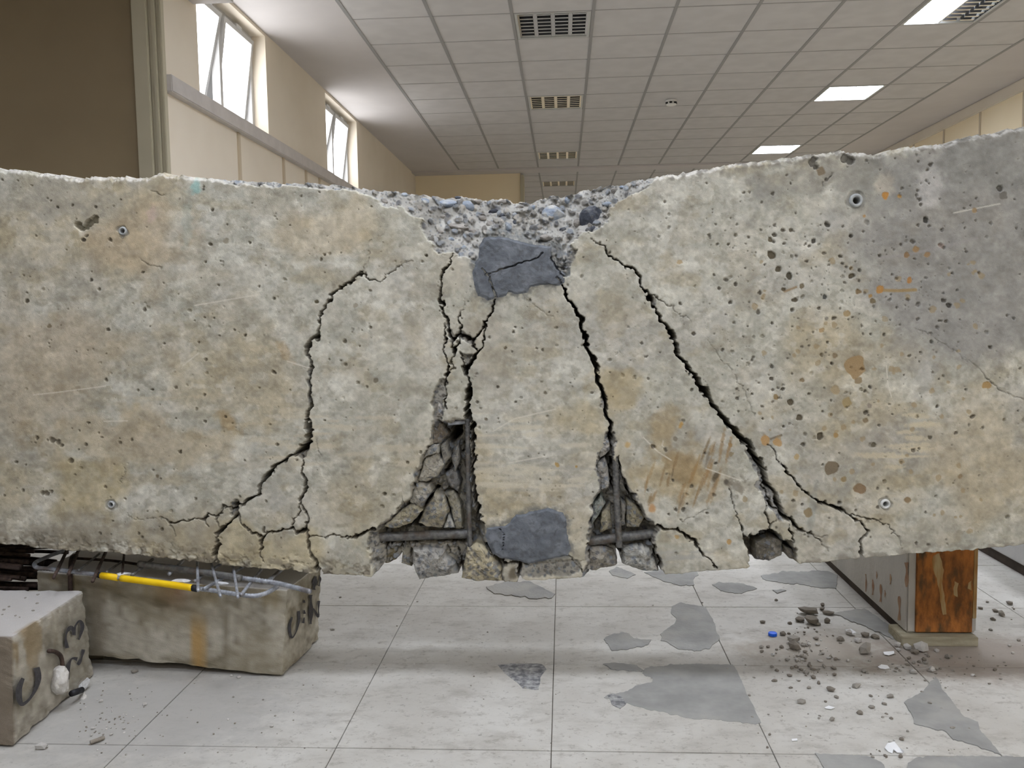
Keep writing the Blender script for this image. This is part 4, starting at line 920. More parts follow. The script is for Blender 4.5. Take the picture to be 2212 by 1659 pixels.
CH = [
 ([(893,1184),(930,1181),(962,1188),(966,1203),(984,1216),(990,1236),(960,1243),(905,1251),(900,1238),(890,1215)], 2.530, 0.03, (160, 157, 150)),
 ([(866,1178),(889,1180),(890,1222),(868,1214),(871,1195)], 2.555, 0.02, (140, 134, 118)),
 ([(838,1180),(860,1176),(858,1208),(832,1218)], 2.560, 0.02, (126, 116, 92)),
 ([(1010,1180),(1030,1172),(1050,1180),(1066,1200),(1086,1228),(1088,1254),(1035,1254),(998,1246),(1004,1215)], 2.520, 0.03, (172, 162, 136)),
 ([(1094,1216),(1122,1222),(1118,1256),(1090,1254)], 2.535, 0.02, (92, 82, 66)),
 ([(1272,1180),(1300,1178),(1325,1186),(1334,1205),(1332,1218),(1284,1231),(1268,1226)], 2.535, 0.025, (140, 134, 122)),
 ([(1345,1186),(1375,1175),(1402,1184),(1412,1204),(1424,1232),(1377,1229),(1343,1216)], 2.525, 0.030, (158, 156, 148)),
 ([(905,1128),(918,1098),(940,1062),(962,1068),(972,1100),(960,1138),(930,1140)], 2.545, 0.03, (154, 146, 126)),
 ([(962,1062),(980,1060),(997,1090),(1000,1140),(985,1142),(975,1100)], 2.545, 0.02, (150, 144, 126)),
 ([(958,1140),(970,1108),(984,1140)], 2.530, 0.012, (168, 166, 158)),
 ([(920,985),(945,975),(962,1000),(945,1030),(920,1040),(902,1040)], 2.535, 0.02, (168, 162, 148)),
 ([(950,958),(965,950),(975,985),(960,1005)], 2.545, 0.02, (150, 146, 136)),
 ([(975,985),(992,950),(997,990),(985,1020)], 2.560, 0.02, (128, 124, 116)),
 ([(965,1020),(985,1005),(996,1040),(990,1062),(970,1050)], 2.560, 0.02, (124, 122, 118)),
 ([(1298,1100),(1318,1085),(1322,1140),(1296,1150)], 2.540, 0.02, (158, 150, 128)),
 ([(1288,1000),(1305,985),(1315,1010),(1316,1050),(1300,1058),(1290,1030)], 2.525, 0.02, (156, 152, 144)),
 ([(1352,1075),(1375,1090),(1392,1118),(1380,1140),(1352,1138)], 2.535, 0.02, (152, 144, 122)),
 ([(1624,1165),(1660,1150),(1690,1165),(1688,1198),(1655,1208),(1628,1205)], 2.560, 0.035, (122, 116, 104)),
 ([(1690,1175),(1716,1185),(1724,1212),(1704,1206)], 2.545, 0.02, (128, 122, 110)),
 ([(828,1136),(868,1100),(898,1084),(914,1100),(890,1128),(850,1142)], 2.518, 0.02, (154, 146, 124)),
 ([(884,1084),(900,1040),(928,1046),(934,1060),(912,1096)], 2.522, 0.02, (162, 156, 142)),
 ([(936,908),(958,914),(970,938),(955,958),(932,960)], 2.540, 0.02, (120, 110, 96)),
 ([(912,992),(930,962),(950,958),(948,978),(922,986)], 2.522, 0.015, (164, 160, 150)),
 ([(1302,948),(1314,944),(1318,972),(1296,990),(1292,984)], 2.510, 0.012, (160, 156, 148)),
 ([(1330,1000),(1342,1020),(1352,1062),(1340,1060)], 2.535, 0.014, (140, 136, 126)),
 ([(1340,1075),(1352,1085),(1350,1135),(1340,1138)], 2.540, 0.014, (146, 142, 132)),
 ([(1280,1092),(1298,1070),(1308,1086),(1292,1112),(1276,1140)], 2.520, 0.015, (128, 132, 124)),
 ([(948,868),(962,880),(962,902),(945,898)], 2.515, 0.010, (186, 180, 172)),
]
for k, (p_, yf, bl, cl) in enumerate(CH):
    child('broken_chunk', ring_slab('broken_chunk', p_, yf, bl, 0.022, 700 + k * 5, chunk_col(cl, 700 + k * 5), (), 16, 3.5, 0.06, 0.5, 2.5), 'chunk', beam)
# ---- exposed aggregate stones in the notch
def notch_pt(x, y):
    c_ = int(np.searchsorted(xs, x)); r_ = int(np.argmin(np.abs(PY[:, c_] - y))); return Pw[r_, c_]
ST = [(1283,470,29,26,'d'),(1278,493,16,9,'d'),(1195,462,25,19,'b'),(1005,442,17,12,'b'),(962,438,22,10,'b'),(912,432,11,8,'b'),(1064,456,14,8,'d'),(1084,464,9,6,'d'),(1112,478,7,8,'d'),(985,488,24,8,'g'),(935,515,8,8,'b'),(998,535,7,7,'b'),(1229,428,9,8,'b'),(1310,440,12,6,'b'),(1056,482,8,8,'g'),(1098,490,7,7,'b'),(1150,446,9,7,'b'),(1250,480,11,10,'g'),(985,425,8,4,'d'),(824,432,8,7,'g'),(1330,408,9,6,'g'),(1215,495,9,7,'d'),(1120,445,9,5,'g'),(1030,425,10,5,'g'),(870,418,7,5,'b'),(900,446,8,6,'g'),(955,466,11,6,'g'),(1165,490,9,7,'g'),(1040,470,9,6,'g'),(1345,402,7,4,'b'),(1085,434,12,5,'g'),(945,500,8,7,'g'),(970,515,7,6,'b'),(1296,425,8,5,'g'),(1380,395,6,4,'g'),(1020,500,12,7,'g'),(1240,455,7,6,'b'),(1180,512,14,7,'g'),(1110,462,6,5,'b'),(960,455,7,5,'g')]
rocks = [rock('stone', 60 + k, 3, 1, 1, 1, 0.22) for k in range(5)]
for k, (x, y, rx, ry, kd) in enumerate(ST):
    p = notch_pt(x, y); s_ = float(p[1]) / F
    me_ = rocks[k % 5].copy(); me_.name = 'aggregate_stone'
    o = link('aggregate_stone', me_, 'pebble_' + kd, beam)
    o.location = Vector((float(p[0]), float(p[1]) + 0.25 * rx * s_, float(p[2]))) - beam.location
    o.scale = (rx * s_ * 1.08, rx * s_ * 0.9, ry * s_ * 1.1); o.rotation_euler = (0, rr.uniform(-0.3, 0.3), 0)
# ---- reinforcement
def bpath(pts, y): return [onY(a, b, np.float64(y)) for a, b in pts]
child('longitudinal_bar', tube('longitudinal_bar', bpath([(815, 1160), (900, 1157), (1020, 1152)], 2.545), 0.0140, 0.016, 16, 0.05), 'steel', beam)
child('longitudinal_bar', tube('longitudinal_bar', bpath([(1262, 1170), (1330, 1162), (1425, 1150)], 2.535), 0.0140, 0.016, 16, 0.06), 'steel', beam)
child('stirrup', tube('stirrup', bpath([(1010, 905), (1011, 1000), (1013, 1100), (1016, 1192)], 2.520), 0.0072, 0.011, 12, 0.16), 'steel', beam)
child('stirrup', tube('stirrup', bpath([(1328, 965), (1331, 1040), (1334, 1110), (1338, 1182)], 2.512), 0.0088, 0.011, 12, 0.16), 'steel', beam)
child('stirrup_hook', tube('stirrup_hook', bpath([(968, 914), (990, 912), (1012, 910)], 2.53), 0.0074, 0.0, 12), 'steelbright', beam)
for (x, y, r), mt in zip(HOLES, ('anchor', 'anchor', 'anchor', 'anchor_w')):
    c_ = onY(x, y, np.float64(YB)); s_ = MPX; n_ = 28; V_, F_ = [], []
    prof = [(r * 1.0, 0.03), (r * 1.0, -0.001), (r * 1.25, -0.004), (r * 1.7, -0.003), (r * 1.95, 0.003), (r * 1.95, 0.03)]
    for rad, yy_ in prof:
        for k in range(n_):
            a = 2 * math.pi * k / n_; V_.append((c_[0] + rad * s_ * math.cos(a), c_[1] + yy_, c_[2] + rad * s_ * math.sin(a)))
    for q in range(len(prof) - 1):
        for k in range(n_): F_.append((q * n_ + k, q * n_ + (k + 1) % n_, (q + 1) * n_ + (k + 1) % n_, (q + 1) * n_ + k))
    child('tie_sleeve', mesh_from('tie_sleeve', V_, F_, True), mt, beam)

# ================================================================== BLOCKS AROUND THE BEAM
def rough_block(name, corners, cuts, amp, seed, colf, chip=0.006):
    """corners: dict-free list of 8 points, order x(left,right) > y(front,back) > z(bottom,top); every face finely roughened"""
    Cn = np.array(corners, float).reshape(2, 2, 2, 3)
    bm = bmesh.new(); bmesh.ops.create_cube(bm, size=1.0); bmesh.ops.subdivide_edges(bm, edges=list(bm.edges), cuts=cuts, use_grid_fill=True)
    co = np.array([v.co for v in bm.verts]) + 0.5
    u, v, w_ = co[:, 0:1], co[:, 1:2], co[:, 2:3]
    P_ = np.zeros((len(co), 3))
    for i in (0, 1):
        for j in (0, 1):
            for k in (0, 1): P_ += (u if i else 1 - u) * (v if j else 1 - v) * (w_ if k else 1 - w_) * Cn[i, j, k]
    size = np.array([np.linalg.norm(Cn[1, 0, 0] - Cn[0, 0, 0]), np.linalg.norm(Cn[0, 1, 0] - Cn[0, 0, 0]), np.linalg.norm(Cn[0, 0, 1] - Cn[0, 0, 0])])
    dist = np.minimum(co, 1 - co) * size               # metres to each face pair
    srt = np.sort(dist, 1); edge_d = srt[:, 1]         # distance to the nearest edge of the block
    nz = fbm(P_[:, 0] * 22 + P_[:, 2] * 31, P_[:, 1] * 22 + P_[:, 2] * 17, seed, 4)
    ctr = P_.mean(0); inw = ctr - P_; inw /= np.linalg.norm(inw, axis=1, keepdims=True)
    k_ = np.clip(1 - edge_d / 0.035, 0, 1) ** 1.5
    P_ = P_ + inw * (k_ * chip * (0.3 + 2.6 * np.clip(nz - 0.35, 0, 1)) + (nz - 0.5) * amp)[:, None]
    for vt, p in zip(bm.verts, P_): vt.co = p
    bmesh.ops.recalc_face_normals(bm, faces=bm.faces)
    me = bpy.data.meshes.new(name); bm.to_mesh(me); bm.free()
    set_tint(me, colf(P_, co)); return me
def stroke(name, pts, plane, wpx, n=5):
    """flat painted stroke following a pixel path on a plane: plane(px, py) -> point; a thin raised ribbon"""
    P_ = np.array(smooth_path([(a, b, 0) for a, b in pts], n))[:, :2]
    d = np.gradient(P_, axis=0); d /= (np.linalg.norm(d, axis=1, keepdims=True) + 1e-9); nn = np.stack([-d[:, 1], d[:, 0]], 1)
    k = np.linspace(0, 1, len(P_)); wv = wpx * (0.8 + 0.35 * np.sin(k * 9 + wpx)) / 2
    L_ = np.array([plane(*q) for q in P_ + nn * wv[:, None]]); R_ = np.array([plane(*q) for q in P_ - nn * wv[:, None]])
    V_ = np.concatenate([L_, R_]); n_ = len(P_)
    return mesh_from(name, V_, [(i, i + 1, n_ + i + 1, n_ + i) for i in range(n_ - 1)])
def col_block(base, alt, seed, extra=None):
    def f(P_, co):
        t_ = fbm(P_[:, 0] * 9 + P_[:, 1] * 7, P_[:, 2] * 12 + P_[:, 1] * 5, seed, 5); t2 = fbm(P_[:, 0] * 60 + P_[:, 1] * 55, P_[:, 2] * 60, seed + 3, 3)
        c_ = np.array(base, float) + (np.array(alt, float) - np.array(base, float)) * sstep(0.3, 0.7, t_)[:, None] + ((t2 - 0.5) * 44)[:, None] - (sstep(0.55, 0.75, fbm(P_[:, 0] * 23 + P_[:, 1] * 29, P_[:, 2] * 27, seed + 8, 4)) * 26)[:, None]
        if extra is not None: c_ = extra(P_, co, c_)
        return c_
    return f
def over(c_, m, col): m = np.clip(m, 0, 1)[:, None]; return c_ * (1 - m) + np.array(col, float) * m
# ---- block with the bar cage on it
YF = 2.535
tr_ = onY(621, 1274, np.float64(YF)); tl_ = onY(77, 1233, np.float64(YF + 0.05)); bl_ = onY(187, 1416, np.float64(YF + 0.04)); br_ = onZ(613, 1461, 0.004)
slope_b = (bl_[2] - 0.004) / (br_[0] - bl_[0]); zbl = 0.004 + slope_b * (br_[0] - tl_[0])
fr = onZ(692, 1380, 0.004); BKY = float(fr[1])
cor = [(tl_[0], YF + 0.05, zbl), (tl_[0], YF + 0.05, tl_[2]), (tl_[0], BKY + 0.05, zbl), (tl_[0], BKY + 0.05, tl_[2]),
       (br_[0], br_[1], 0.004), (tr_[0], YF, tr_[2]), (fr[0], BKY, 0.004), (float(onY(694, 1240, np.float64(BKY))[0]), BKY, tr_[2])]
def c12_extra(P_, co, c_):
    fbx = fbm(P_[:, 0] * 25, P_[:, 2] * 8, 81, 3)
    X0 = br_[0]
    c_ = over(c_, sstep(0.035, 0.008, np.abs(P_[:, 0] - (X0 - 0.275) + (fbx - .5) * 0.03)) * 0.7 * sstep(0.22, 0.1, P_[:, 2]), (176, 134, 70))
    c_ = over(c_, sstep(0.09, 0.0, np.abs(P_[:, 0] - (X0 - 0.36))) * sstep(0.6, 0.95, co[:, 2]) * 0.6, (128, 84, 50))
    c_ = over(c_, sstep(0.02, 0.0, np.abs(P_[:, 0] - (X0 - 0.19) + (fbx - .5) * 0.02)) * 0.35, (96, 88, 70))
    c_ = over(c_, sstep(0.05, 0.0, np.abs(P_[:, 0] - (X0 - 0.62) + (fbx - .5) * 0.05)) * 0.45, (108, 96, 78))
    c_ = over(c_, sstep(0.45, 0.62, fbx) * sstep(0.65, 0.9, co[:, 2]) * 0.5, (134, 118, 84))
    c_ = over(c_, (co[:, 2] > 0.999) * 0.9, (222, 219, 216))  # pale dusty top, lightened further to offset the beam's shadow
    return c_
cb = tag(empty('concrete_block', (float(br_[0]) - 0.4, YF + 0.15, 0.0)), 'long tan concrete block lying under the bar cage, marked C 12 on its end', 'concrete block')
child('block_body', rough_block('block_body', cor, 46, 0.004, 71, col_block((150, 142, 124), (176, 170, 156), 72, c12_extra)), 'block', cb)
XF = float(max(br_[0], fr[0])) + 0.006
xpl = lambda a, b: onX(a, b, np.float64(XF - 0.004 + 0.01))
def endface(a, b):
    t_ = (a - 615) / 77.0; return onX(a, b, np.float64(float(br_[0]) * (1 - t_) + float(fr[0]) * t_ + 0.006 + 0.007 * np.clip((1460 - b) / 200, 0, 1)))
for pts, w_ in (([(631,1333),(626,1352),(627,1370),(632,1377),(640,1364),(646,1340),(645,1320)], 5.5), ([(657,1296),(657,1302)], 5), ([(657,1318),(658,1326)], 5), ([(657,1334),(655,1346)], 5), ([(671,1285),(672,1315),(671,1348)], 9), ([(682,1245),(680,1258),(678,1274)], 10), ([(677,1314),(683,1325),(688,1332),(688,1315),(689,1298)], 5), ([(690,1243),(692,1252),(689,1266)], 4)):
    child('painted_mark', stroke('painted_mark', pts, endface, w_), 'paint', cb)
packer = tag(link('packing_piece', rough_block('packing_piece', [(tl_[0] + 0.03, YF + 0.1, 0.0), (tl_[0] + 0.03, YF + 0.1, zbl - 0.004), (tl_[0] + 0.03, YF + 0.25, 0.0), (tl_[0] + 0.03, YF + 0.25, zbl - 0.004), (tl_[0] + 0.18, YF + 0.1, 0.0), (tl_[0] + 0.18, YF + 0.1, zbl - 0.016), (tl_[0] + 0.18, YF + 0.25, 0.0), (tl_[0] + 0.18, YF + 0.25, zbl - 0.016)], 6, 0.002, 79, col_block((120, 112, 96), (140, 132, 116), 80)), 'block'), 'flat packing piece under the raised end of the tan block', 'packing')
# ---- near block with the 3 on its side
n0 = onZ(30, 1612, 0.004); f0 = onZ(172, 1484, 0.004); nt = onY(26, 1376, np.float64(n0[1])); ft = onY(182, 1275, np.float64(f0[1] + 0.09))
cor = [(-2.05, n0[1], 0.004), (-2.05, n0[1], nt[2]), (-2.05, ft[1], 0.004), (-2.05, ft[1], ft[2]),
       (n0[0], n0[1], 0.004), (nt[0], n0[1], nt[2]), (f0[0] - 0.006, ft[1], 0.004), (ft[0], ft[1], ft[2])]
def c3_extra(P_, co, c_):
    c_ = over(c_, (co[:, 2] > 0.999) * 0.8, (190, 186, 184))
    m_ = sstep(0.5, 0.62, fbm(P_[:, 1] * 16, P_[:, 2] * 9 + P_[:, 1] * 9, 91, 4)) * (co[:, 0] > 0.98) * sstep(0.35, 0.8, co[:, 2]) * sstep(0.7, 0.2, co[:, 1])
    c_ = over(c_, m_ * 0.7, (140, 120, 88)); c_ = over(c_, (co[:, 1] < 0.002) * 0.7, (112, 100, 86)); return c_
nb = tag(empty('concrete_block', (float(n0[0]) - 0.25, float(n0[1]) + 0.2, 0.0)), 'near concrete block at the lower left edge, C and 3 painted on its side', 'concrete block')
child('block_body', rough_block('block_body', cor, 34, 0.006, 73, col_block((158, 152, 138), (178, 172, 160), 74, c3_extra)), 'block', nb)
def sideface(a, b):
    t_ = np.clip((a - 30) / 150.0, 0, 1); xb__ = float(n0[0]) * (1 - t_) + float(f0[0] - 0.006) * t_; xt__ = float(nt[0]) * (1 - t_) + float(ft[0]) * t_
    return onX(a, b, np.float64(max(xb__, xt__) + 0.0085))
for pts, w_ in (([(50,1465),(42,1485),(41,1505),(47,1521),(62,1512),(76,1490),(83,1465),(79,1442)], 12), ([(145,1400),(142,1378),(146,1362),(155,1356),(160,1370)], 8), ([(159,1372),(163,1352),(172,1342),(178,1355),(170,1382)], 8), ([(180,1403),(176,1422),(168,1436)], 7), ([(167,1424),(155,1423),(147,1442),(148,1468)], 8)):
    child('painted_mark', stroke('painted_mark', pts, sideface, w_), 'paint', nb)
# torn wrapping round a bar end that sticks out of the near block
stub = nb          # cast into the block, so it moves with it
def lump(name, px, py, rx, ry, m, seed, dx=0.02, par=stub):
    q = sideface(px, py); s_ = q[1] / F; o = link(name, rock(name, seed, 3, rx * s_ * 1.0, 0.028, ry * s_, 0.5), m, par); o.location = Vector((float(q[0]) + dx, float(q[1]), float(q[2]))) - par.location; return o
lump('torn_wrap', 122, 1470, 21, 34, 'crumb_w', 301, 0.012); lump('torn_wrap', 155, 1512, 12, 19, 'crumb_w', 302, 0.035); lump('torn_wrap', 168, 1478, 6, 13, 'foil', 303, 0.02)
q1, q2 = sideface(133, 1498), sideface(152, 1490); child('tape_band', tube('tape_band', [q1 + np.array([0.03, 0, 0]), q2 + np.array([0.035, 0, 0])], 0.009, 0, 12), 'tape', stub)
q = [sideface(*a) + np.array([0.006, 0, 0]) for a in ((101, 1406), (115, 1408), (127, 1418), (131, 1440), (130, 1455))]
child('metal_strip', tube('metal_strip', q, 0.006, 0, 8), 'rustbar', stub)
# ---- left-hand support of the big beam (beyond the picture)
tag(link('support_block', rough_block('support_block', [(-2.35, 2.56, 0.0), (-2.35, 2.56, 0.425), (-2.35, 2.94, 0.0), (-2.35, 2.94, 0.425), (-2.05, 2.56, 0.0), (-2.05, 2.56, 0.425), (-2.05, 2.94, 0.0), (-2.05, 2.94, 0.425)], 12, 0.004, 75, col_block((150, 144, 130), (168, 162, 150), 76)), 'block'), 'plain concrete support block under the far left of the beam', 'concrete block')
# ---- right-hand support: concrete beam with a rusted end plate, on a timber
YS = 2.83
xa, xb = float(onY(1958, 1300, np.float64(YS))[0]), float(onY(2111, 1300, np.float64(YS))[0]); za = float(onY(1962, 1367, np.float64(YS))[2]); zb = 0.392
sb = tag(empty('rust_ended_beam', ((xa + xb) / 2, YS + 1.0, za)), 'grey concrete beam with an orange rusted end plate, carrying the big beam', 'beam')
child('beam_body', box('beam_body', xa, xb, YS, YS + 2.1, za, zb, 0.006), 'greybeam', sb)
pa, pb_ = float(onY(1977, 1300, np.float64(YS))[0]), float(onY(2100, 1300, np.float64(YS))[0])
child('end_plate', box('end_plate', pa, pb_, YS - 0.006, YS + 0.01, za + 0.004, zb - 0.004, 0.002), 'rust', sb)
child('plate_edge', box('plate_edge', pb_, xb - 0.002, YS - 0.003, YS + 0.01, za + 0.05, zb - 0.004, 0.002), 'rustpale', sb)
for k, pp in enumerate(([(2016,1200),(2030,1196),(2038,1230),(2036,1270),(2042,1300),(2044,1326),(2036,1328),(2031,1290),(2024,1250),(2014,1225)], [(2062,1255),(2070,1260),(2068,1290),(2060,1285)], [(2092,1260),(2099,1255),(2098,1275),(2090,1272)])):
    qq = rough_outline(pp, 4, 2.0, 800 + k); w3 = onY(qq[:, 0], qq[:, 1], np.full(len(qq), YS - 0.0065)); n_ = len(w3)
    V_ = [tuple(a) for a in w3] + [(a[0], a[1] + 0.003, a[2]) for a in w3]
    child('lime_run', mesh_from('lime_run', V_, [tuple(range(n_))] + [(i, (i + 1) % n_, n_ + (i + 1) % n_, n_ + i) for i in range(n_)]), 'rustpale', sb)
for k, (px, y0, y1, w_) in enumerate(((1885, 1252, 1285, 4), (1870, 1240, 1278, 3), (1902, 1262, 1300, 5), (1923, 1240, 1262, 4), (1911, 1275, 1290, 3), (1942, 1288, 1340, 6), (1893, 1235, 1250, 3), (1958, 1215, 1268, 8))):
    pl = lambda a, b: onX(a, b, np.float64(xa - 0.0008))
    child('rust_streak', stroke('rust_streak', [(px, y0), (px + 1, (y0 + y1) / 2), (px, y1)], pl, w_), 'ruststreak', sb)
child('gap_shade_strip', box('gap_shade_strip', xa + 0.012, xb - 0.012, YS + 0.10, YS + 2.0, 0.001, za + 0.002), 'gap_shade', sb)  # added dark strip standing in for the shade in the gap below
t0, t1 = float(onZ(1947, 1395, 0)[0]), float(onZ(2108, 1393, 0)[0])
tag(link('packing_timber', box('packing_timber', t0, t1, YS - 0.035, YS + 0.085, 0.0, za - 0.001, 0.002), 'timber'), 'pale squared timber packer on the floor under the rusted beam end', 'timber')
tag(link('packing_timber', box('packing_timber', xa - 0.02, xb + 0.02, YS + 1.85, YS + 1.97, 0.0, za - 0.001, 0.002), 'timber'), 'timber packer under the hidden far end of the rust ended beam', 'timber')
# ---- second parallel beam on the right
xw = float(onZ(2212, 1250, 0)[0])
wbm = tag(empty('pale_beam', (xw + 0.2, 4.4, 0.0)), 'pale concrete beam raised off the floor at the right edge behind the big beam', 'beam')
child('beam_body', box('beam_body', xw + 0.005, xw + 0.33, 2.96, 6.2, 0.045, 0.36, 0.008), 'palebeam', wbm)
child('gap_shade_strip', box('gap_shade_strip', xw + 0.02, xw + 0.31, 3.2, 5.85, 0.001, 0.046), 'gap_shade', wbm)  # added dark filler in place of the shadow under this beam
child('bearer', box('bearer', xw + 0.03, xw + 0.30, 3.05, 3.15, 0.0, 0.046, 0.003), 'timber', wbm); child('bearer', box('bearer', xw + 0.03, xw + 0.30, 5.9, 6.0, 0.0, 0.046, 0.003), 'timber', wbm)

# ---- bar cage with a yellow sleeve on the tan block
ZT = float(tr_[2])
cage = tag(empty('bar_cage', (float(tr_[0]) - 0.35, YF + 0.08, ZT + 0.01)), 'cage of bent steel bars with a yellow sleeve lying on the tan block', 'steel cage')
def cz(pts, z):
    out = []
    for a, b in pts:
        zz = ZT
        for _ in range(4):
            q = onZ(a, b, np.float64(z + zz)); zz = ZT + (tl_[2] - ZT) * float(np.clip((tr_[0] - q[0]) / (tr_[0] - tl_[0]), 0, 1))
        out.append(q)
    return out
def bar(name, pts, z, rpx, m, rib=0.0, par=None, amp=0.14):
    P_ = cz(pts, z); r_ = rpx * 0.5 * P_[0][1] / F
    return child(name, tube(name, P_, r_, rib, 10, amp), m, par or cage)
L1 = bar('long_bar', [(74,1219),(80,1226),(110,1229),(160,1235),(216,1242),(300,1254),(418,1270),(470,1277),(515,1284),(548,1287),(575,1281),(598,1268)], 0.022, 9, 'steelbright', 0.010)
bar('sleeve', [(219,1243),(255,1248)], 0.022, 15, 'yellow', 0.0, L1); bar('sleeve', [(262,1249),(340,1259),(417,1270)], 0.022, 15, 'yellow', 0.0, L1); bar('tape_band', [(416,1269.8),(426,1271.5)], 0.022, 15.5, 'tape', 0.0, L1); bar('tape_band', [(210,1241.5),(219,1243)], 0.022, 13, 'tape', 0.0, L1)
bar('long_bar', [(300,1218),(345,1224),(400,1231),(470,1241),(520,1249)], 0.050, 15, 'steel'); bar('long_bar', [(515,1247),(560,1254),(600,1260),(640,1270),(670,1278)], 0.046, 10, 'steelbright', 0.010)
bar('long_bar', [(74,1220),(78,1214),(95,1206),(120,1196),(150,1186)], 0.022, 9, 'steelbright')
bar('long_bar', [(165,1206),(240,1211),(300,1219),(330,1222)], 0.012, 6, 'rustbar')
for a, b, m, w_ in (((146,1186),(116,1248),'rustbar',7), ((170,1187),(148,1240),'rustbar',7), ((228,1193),(200,1256),'rustbar',7), ((215,1196),(170,1232),'steel',5), ((262,1214),(230,1236),'steel',5), ((268,1198),(264,1240),'rustbar',5), ((330,1208),(285,1243),'steel',7), ((480,1216),(420,1256),'steelbright',7), ((525,1225),(440,1272),'steelbright',7), ((564,1231),(520,1286),'steelbright',7), ((610,1229),(578,1256),'steelbright',9), ((395,1212),(365,1240),'steelbright',8)):
    bar('stirrup', [a, ((a[0] + b[0]) / 2, (a[1] + b[1]) / 2), b], 0.034, w_, m)
for a, b in (((426,1210),(428,1276)), ((455,1213),(476,1288)), ((503,1219),(514,1290))): bar('stirrup', [a, ((a[0] + b[0]) / 2, (a[1] + b[1]) / 2), b], 0.058, 6, 'steelbright')
child('stirrup', tube('stirrup', cz([(165, 1200), (155, 1206)], 0.03) + [onY(152, 1235, np.float64(YF + 0.035)), onY(152, 1275, np.float64(YF + 0.03)), onY(152, 1330, np.float64(YF + 0.03))], 0.007, 0, 10), 'rustbar', cage)
for k, (a, b) in enumerate((((455,1264),(490,1258)), ((380,1258),(400,1252)), ((255,1243),(272,1238)))):
    q = cz([a, b], 0.03); me_ = rock('tie_wrap', 320 + k, 2, 0.03, 0.016, 0.006, 0.6); o = link('tie_wrap', me_, 'foil', cage); o.location = Vector([float(v) for v in (q[0] + q[1]) / 2]) - cage.location
# ---- loose rusty rods piled at the far left behind the near block
r_ = random.Random(31)
for k in range(70):
    lay = k // 10; x0_ = -2.02 + r_.uniform(-0.03, 0.05); x1_ = float(tl_[0]) - 0.03 - r_.uniform(0, 0.05); yy_ = 2.56 + 0.033 * (k % 10) + r_.uniform(-0.004, 0.004); z_ = 0.012 + lay * 0.052
    a = np.array([x0_, yy_ + r_.uniform(-0.006, 0.006), z_ + r_.uniform(0, 0.03)]); b = np.array([x1_, yy_ + r_.uniform(-0.006, 0.006), z_ + r_.uniform(0, 0.03)])
    c_ = (a + b) / 2 + np.array([0, r_.uniform(-0.004, 0.004), r_.uniform(0, 0.012)])
    tag(link('steel_rod', tube('steel_rod', [a, c_, b], r_.uniform(0.006, 0.009), 0.0, 8), 'rustbar'), 'dark rusty steel rod in the pile at the far left behind the near block', 'steel rod', 'steel rods piled behind the near block')

# ================================================================== RUBBLE AND LITTER
def settle(o, px, py, sx, sy, sz, z=0.0):
    q = onZ(px, py, np.float64(z)); o.location = (float(q[0]), float(q[1]), z + sz * 0.72); o.scale = (sx, sy, sz); o.rotation_euler = (0, 0, rr.uniform(0, 6.28))
CRB = {m: [rock('crumb', 200 + k + 10 * i, 1, 1, 1, 1, 0.4) for k in range(4)] for i, m in enumerate(('crumb_g', 'crumb_w', 'crumb_d'))}
def crumb(px, py, rpx, m, label, group, flat=0.6, z=0.0):
    q = onZ(px, py, np.float64(0)); s_ = rpx * q[1] / F
    o = link('rubble_piece', rr.choice(CRB[m]), m); settle(o, px, py, s_ * rr.uniform(0.8, 1.2), s_ * rr.uniform(0.6, 1.0), s_ * flat * rr.uniform(0.7, 1.1), z)
    return tag(o, label, 'rubble', group)
big = [(1745,1327,17,'d'),(1776,1318,7,'d'),(1777,1309,7,'d'),(1790,1328,11,'d'),(1727,1342,11,'d'),(1752,1347,16,'d'),(1786,1345,9,'d'),(1714,1387,14,'g'),(1716,1403,17,'d'),(1765,1350,8,'g'),(1692,1372,8,'d'),(1815,1384,9,'d'),(1835,1371,13,'w'),(1868,1375,11,'d'),(1891,1378,10,'d'),(1870,1410,19,'g'),(1853,1387,9,'w'),(1939,1397,9,'w'),(1960,1402,10,'w'),(1990,1408,18,'w'),(1975,1412,10,'d'),(2023,1408,7,'w'),(2047,1423,9,'g'),(2013,1450,12,'w'),(1972,1455,10,'w'),(1867,1452,9,'g'),(1850,1485,10,'g'),(1794,1493,9,'d'),(1673,1472,7,'d'),(1732,1519,10,'g'),(1923,1507,9,'g'),(1858,1542,8,'d'),(1797,1556,7,'g'),(1648,1346,6,'d'),(1677,1298,5,'d'),(1803,1460,7,'d'),(1757,1466,7,'d'),(1708,1487,5,'d'),(1806,1508,6,'g'),(1883,1530,6,'g'),(1913,1635,7,'d'),(1945,1636,6,'d'),(2164,1330,10,'g'),(2150,1322,6,'d'),(2180,1306,7,'d'),(2145,1340,6,'d'),(1740,1423,7,'g'),(1775,1413,6,'g'),(1742,1455,8,'g'),(1748,1440,7,'d')]
for x, y, r, m in big:
    tone = {'d': 'dark', 'g': 'grey', 'w': 'whitish'}[m]
    crumb(x, y, r * 1.2, 'crumb_' + m, '%s lump of broken concrete in the rubble by the rusted beam end' % tone, '%s lumps by the rusted beam end' % tone)
GRIT = []
def grit(px, py, rpx, m):
    q = onZ(px, py, np.float64(0)); GRIT.append((q, rpx * q[1] / F, m))
r_ = random.Random(41)
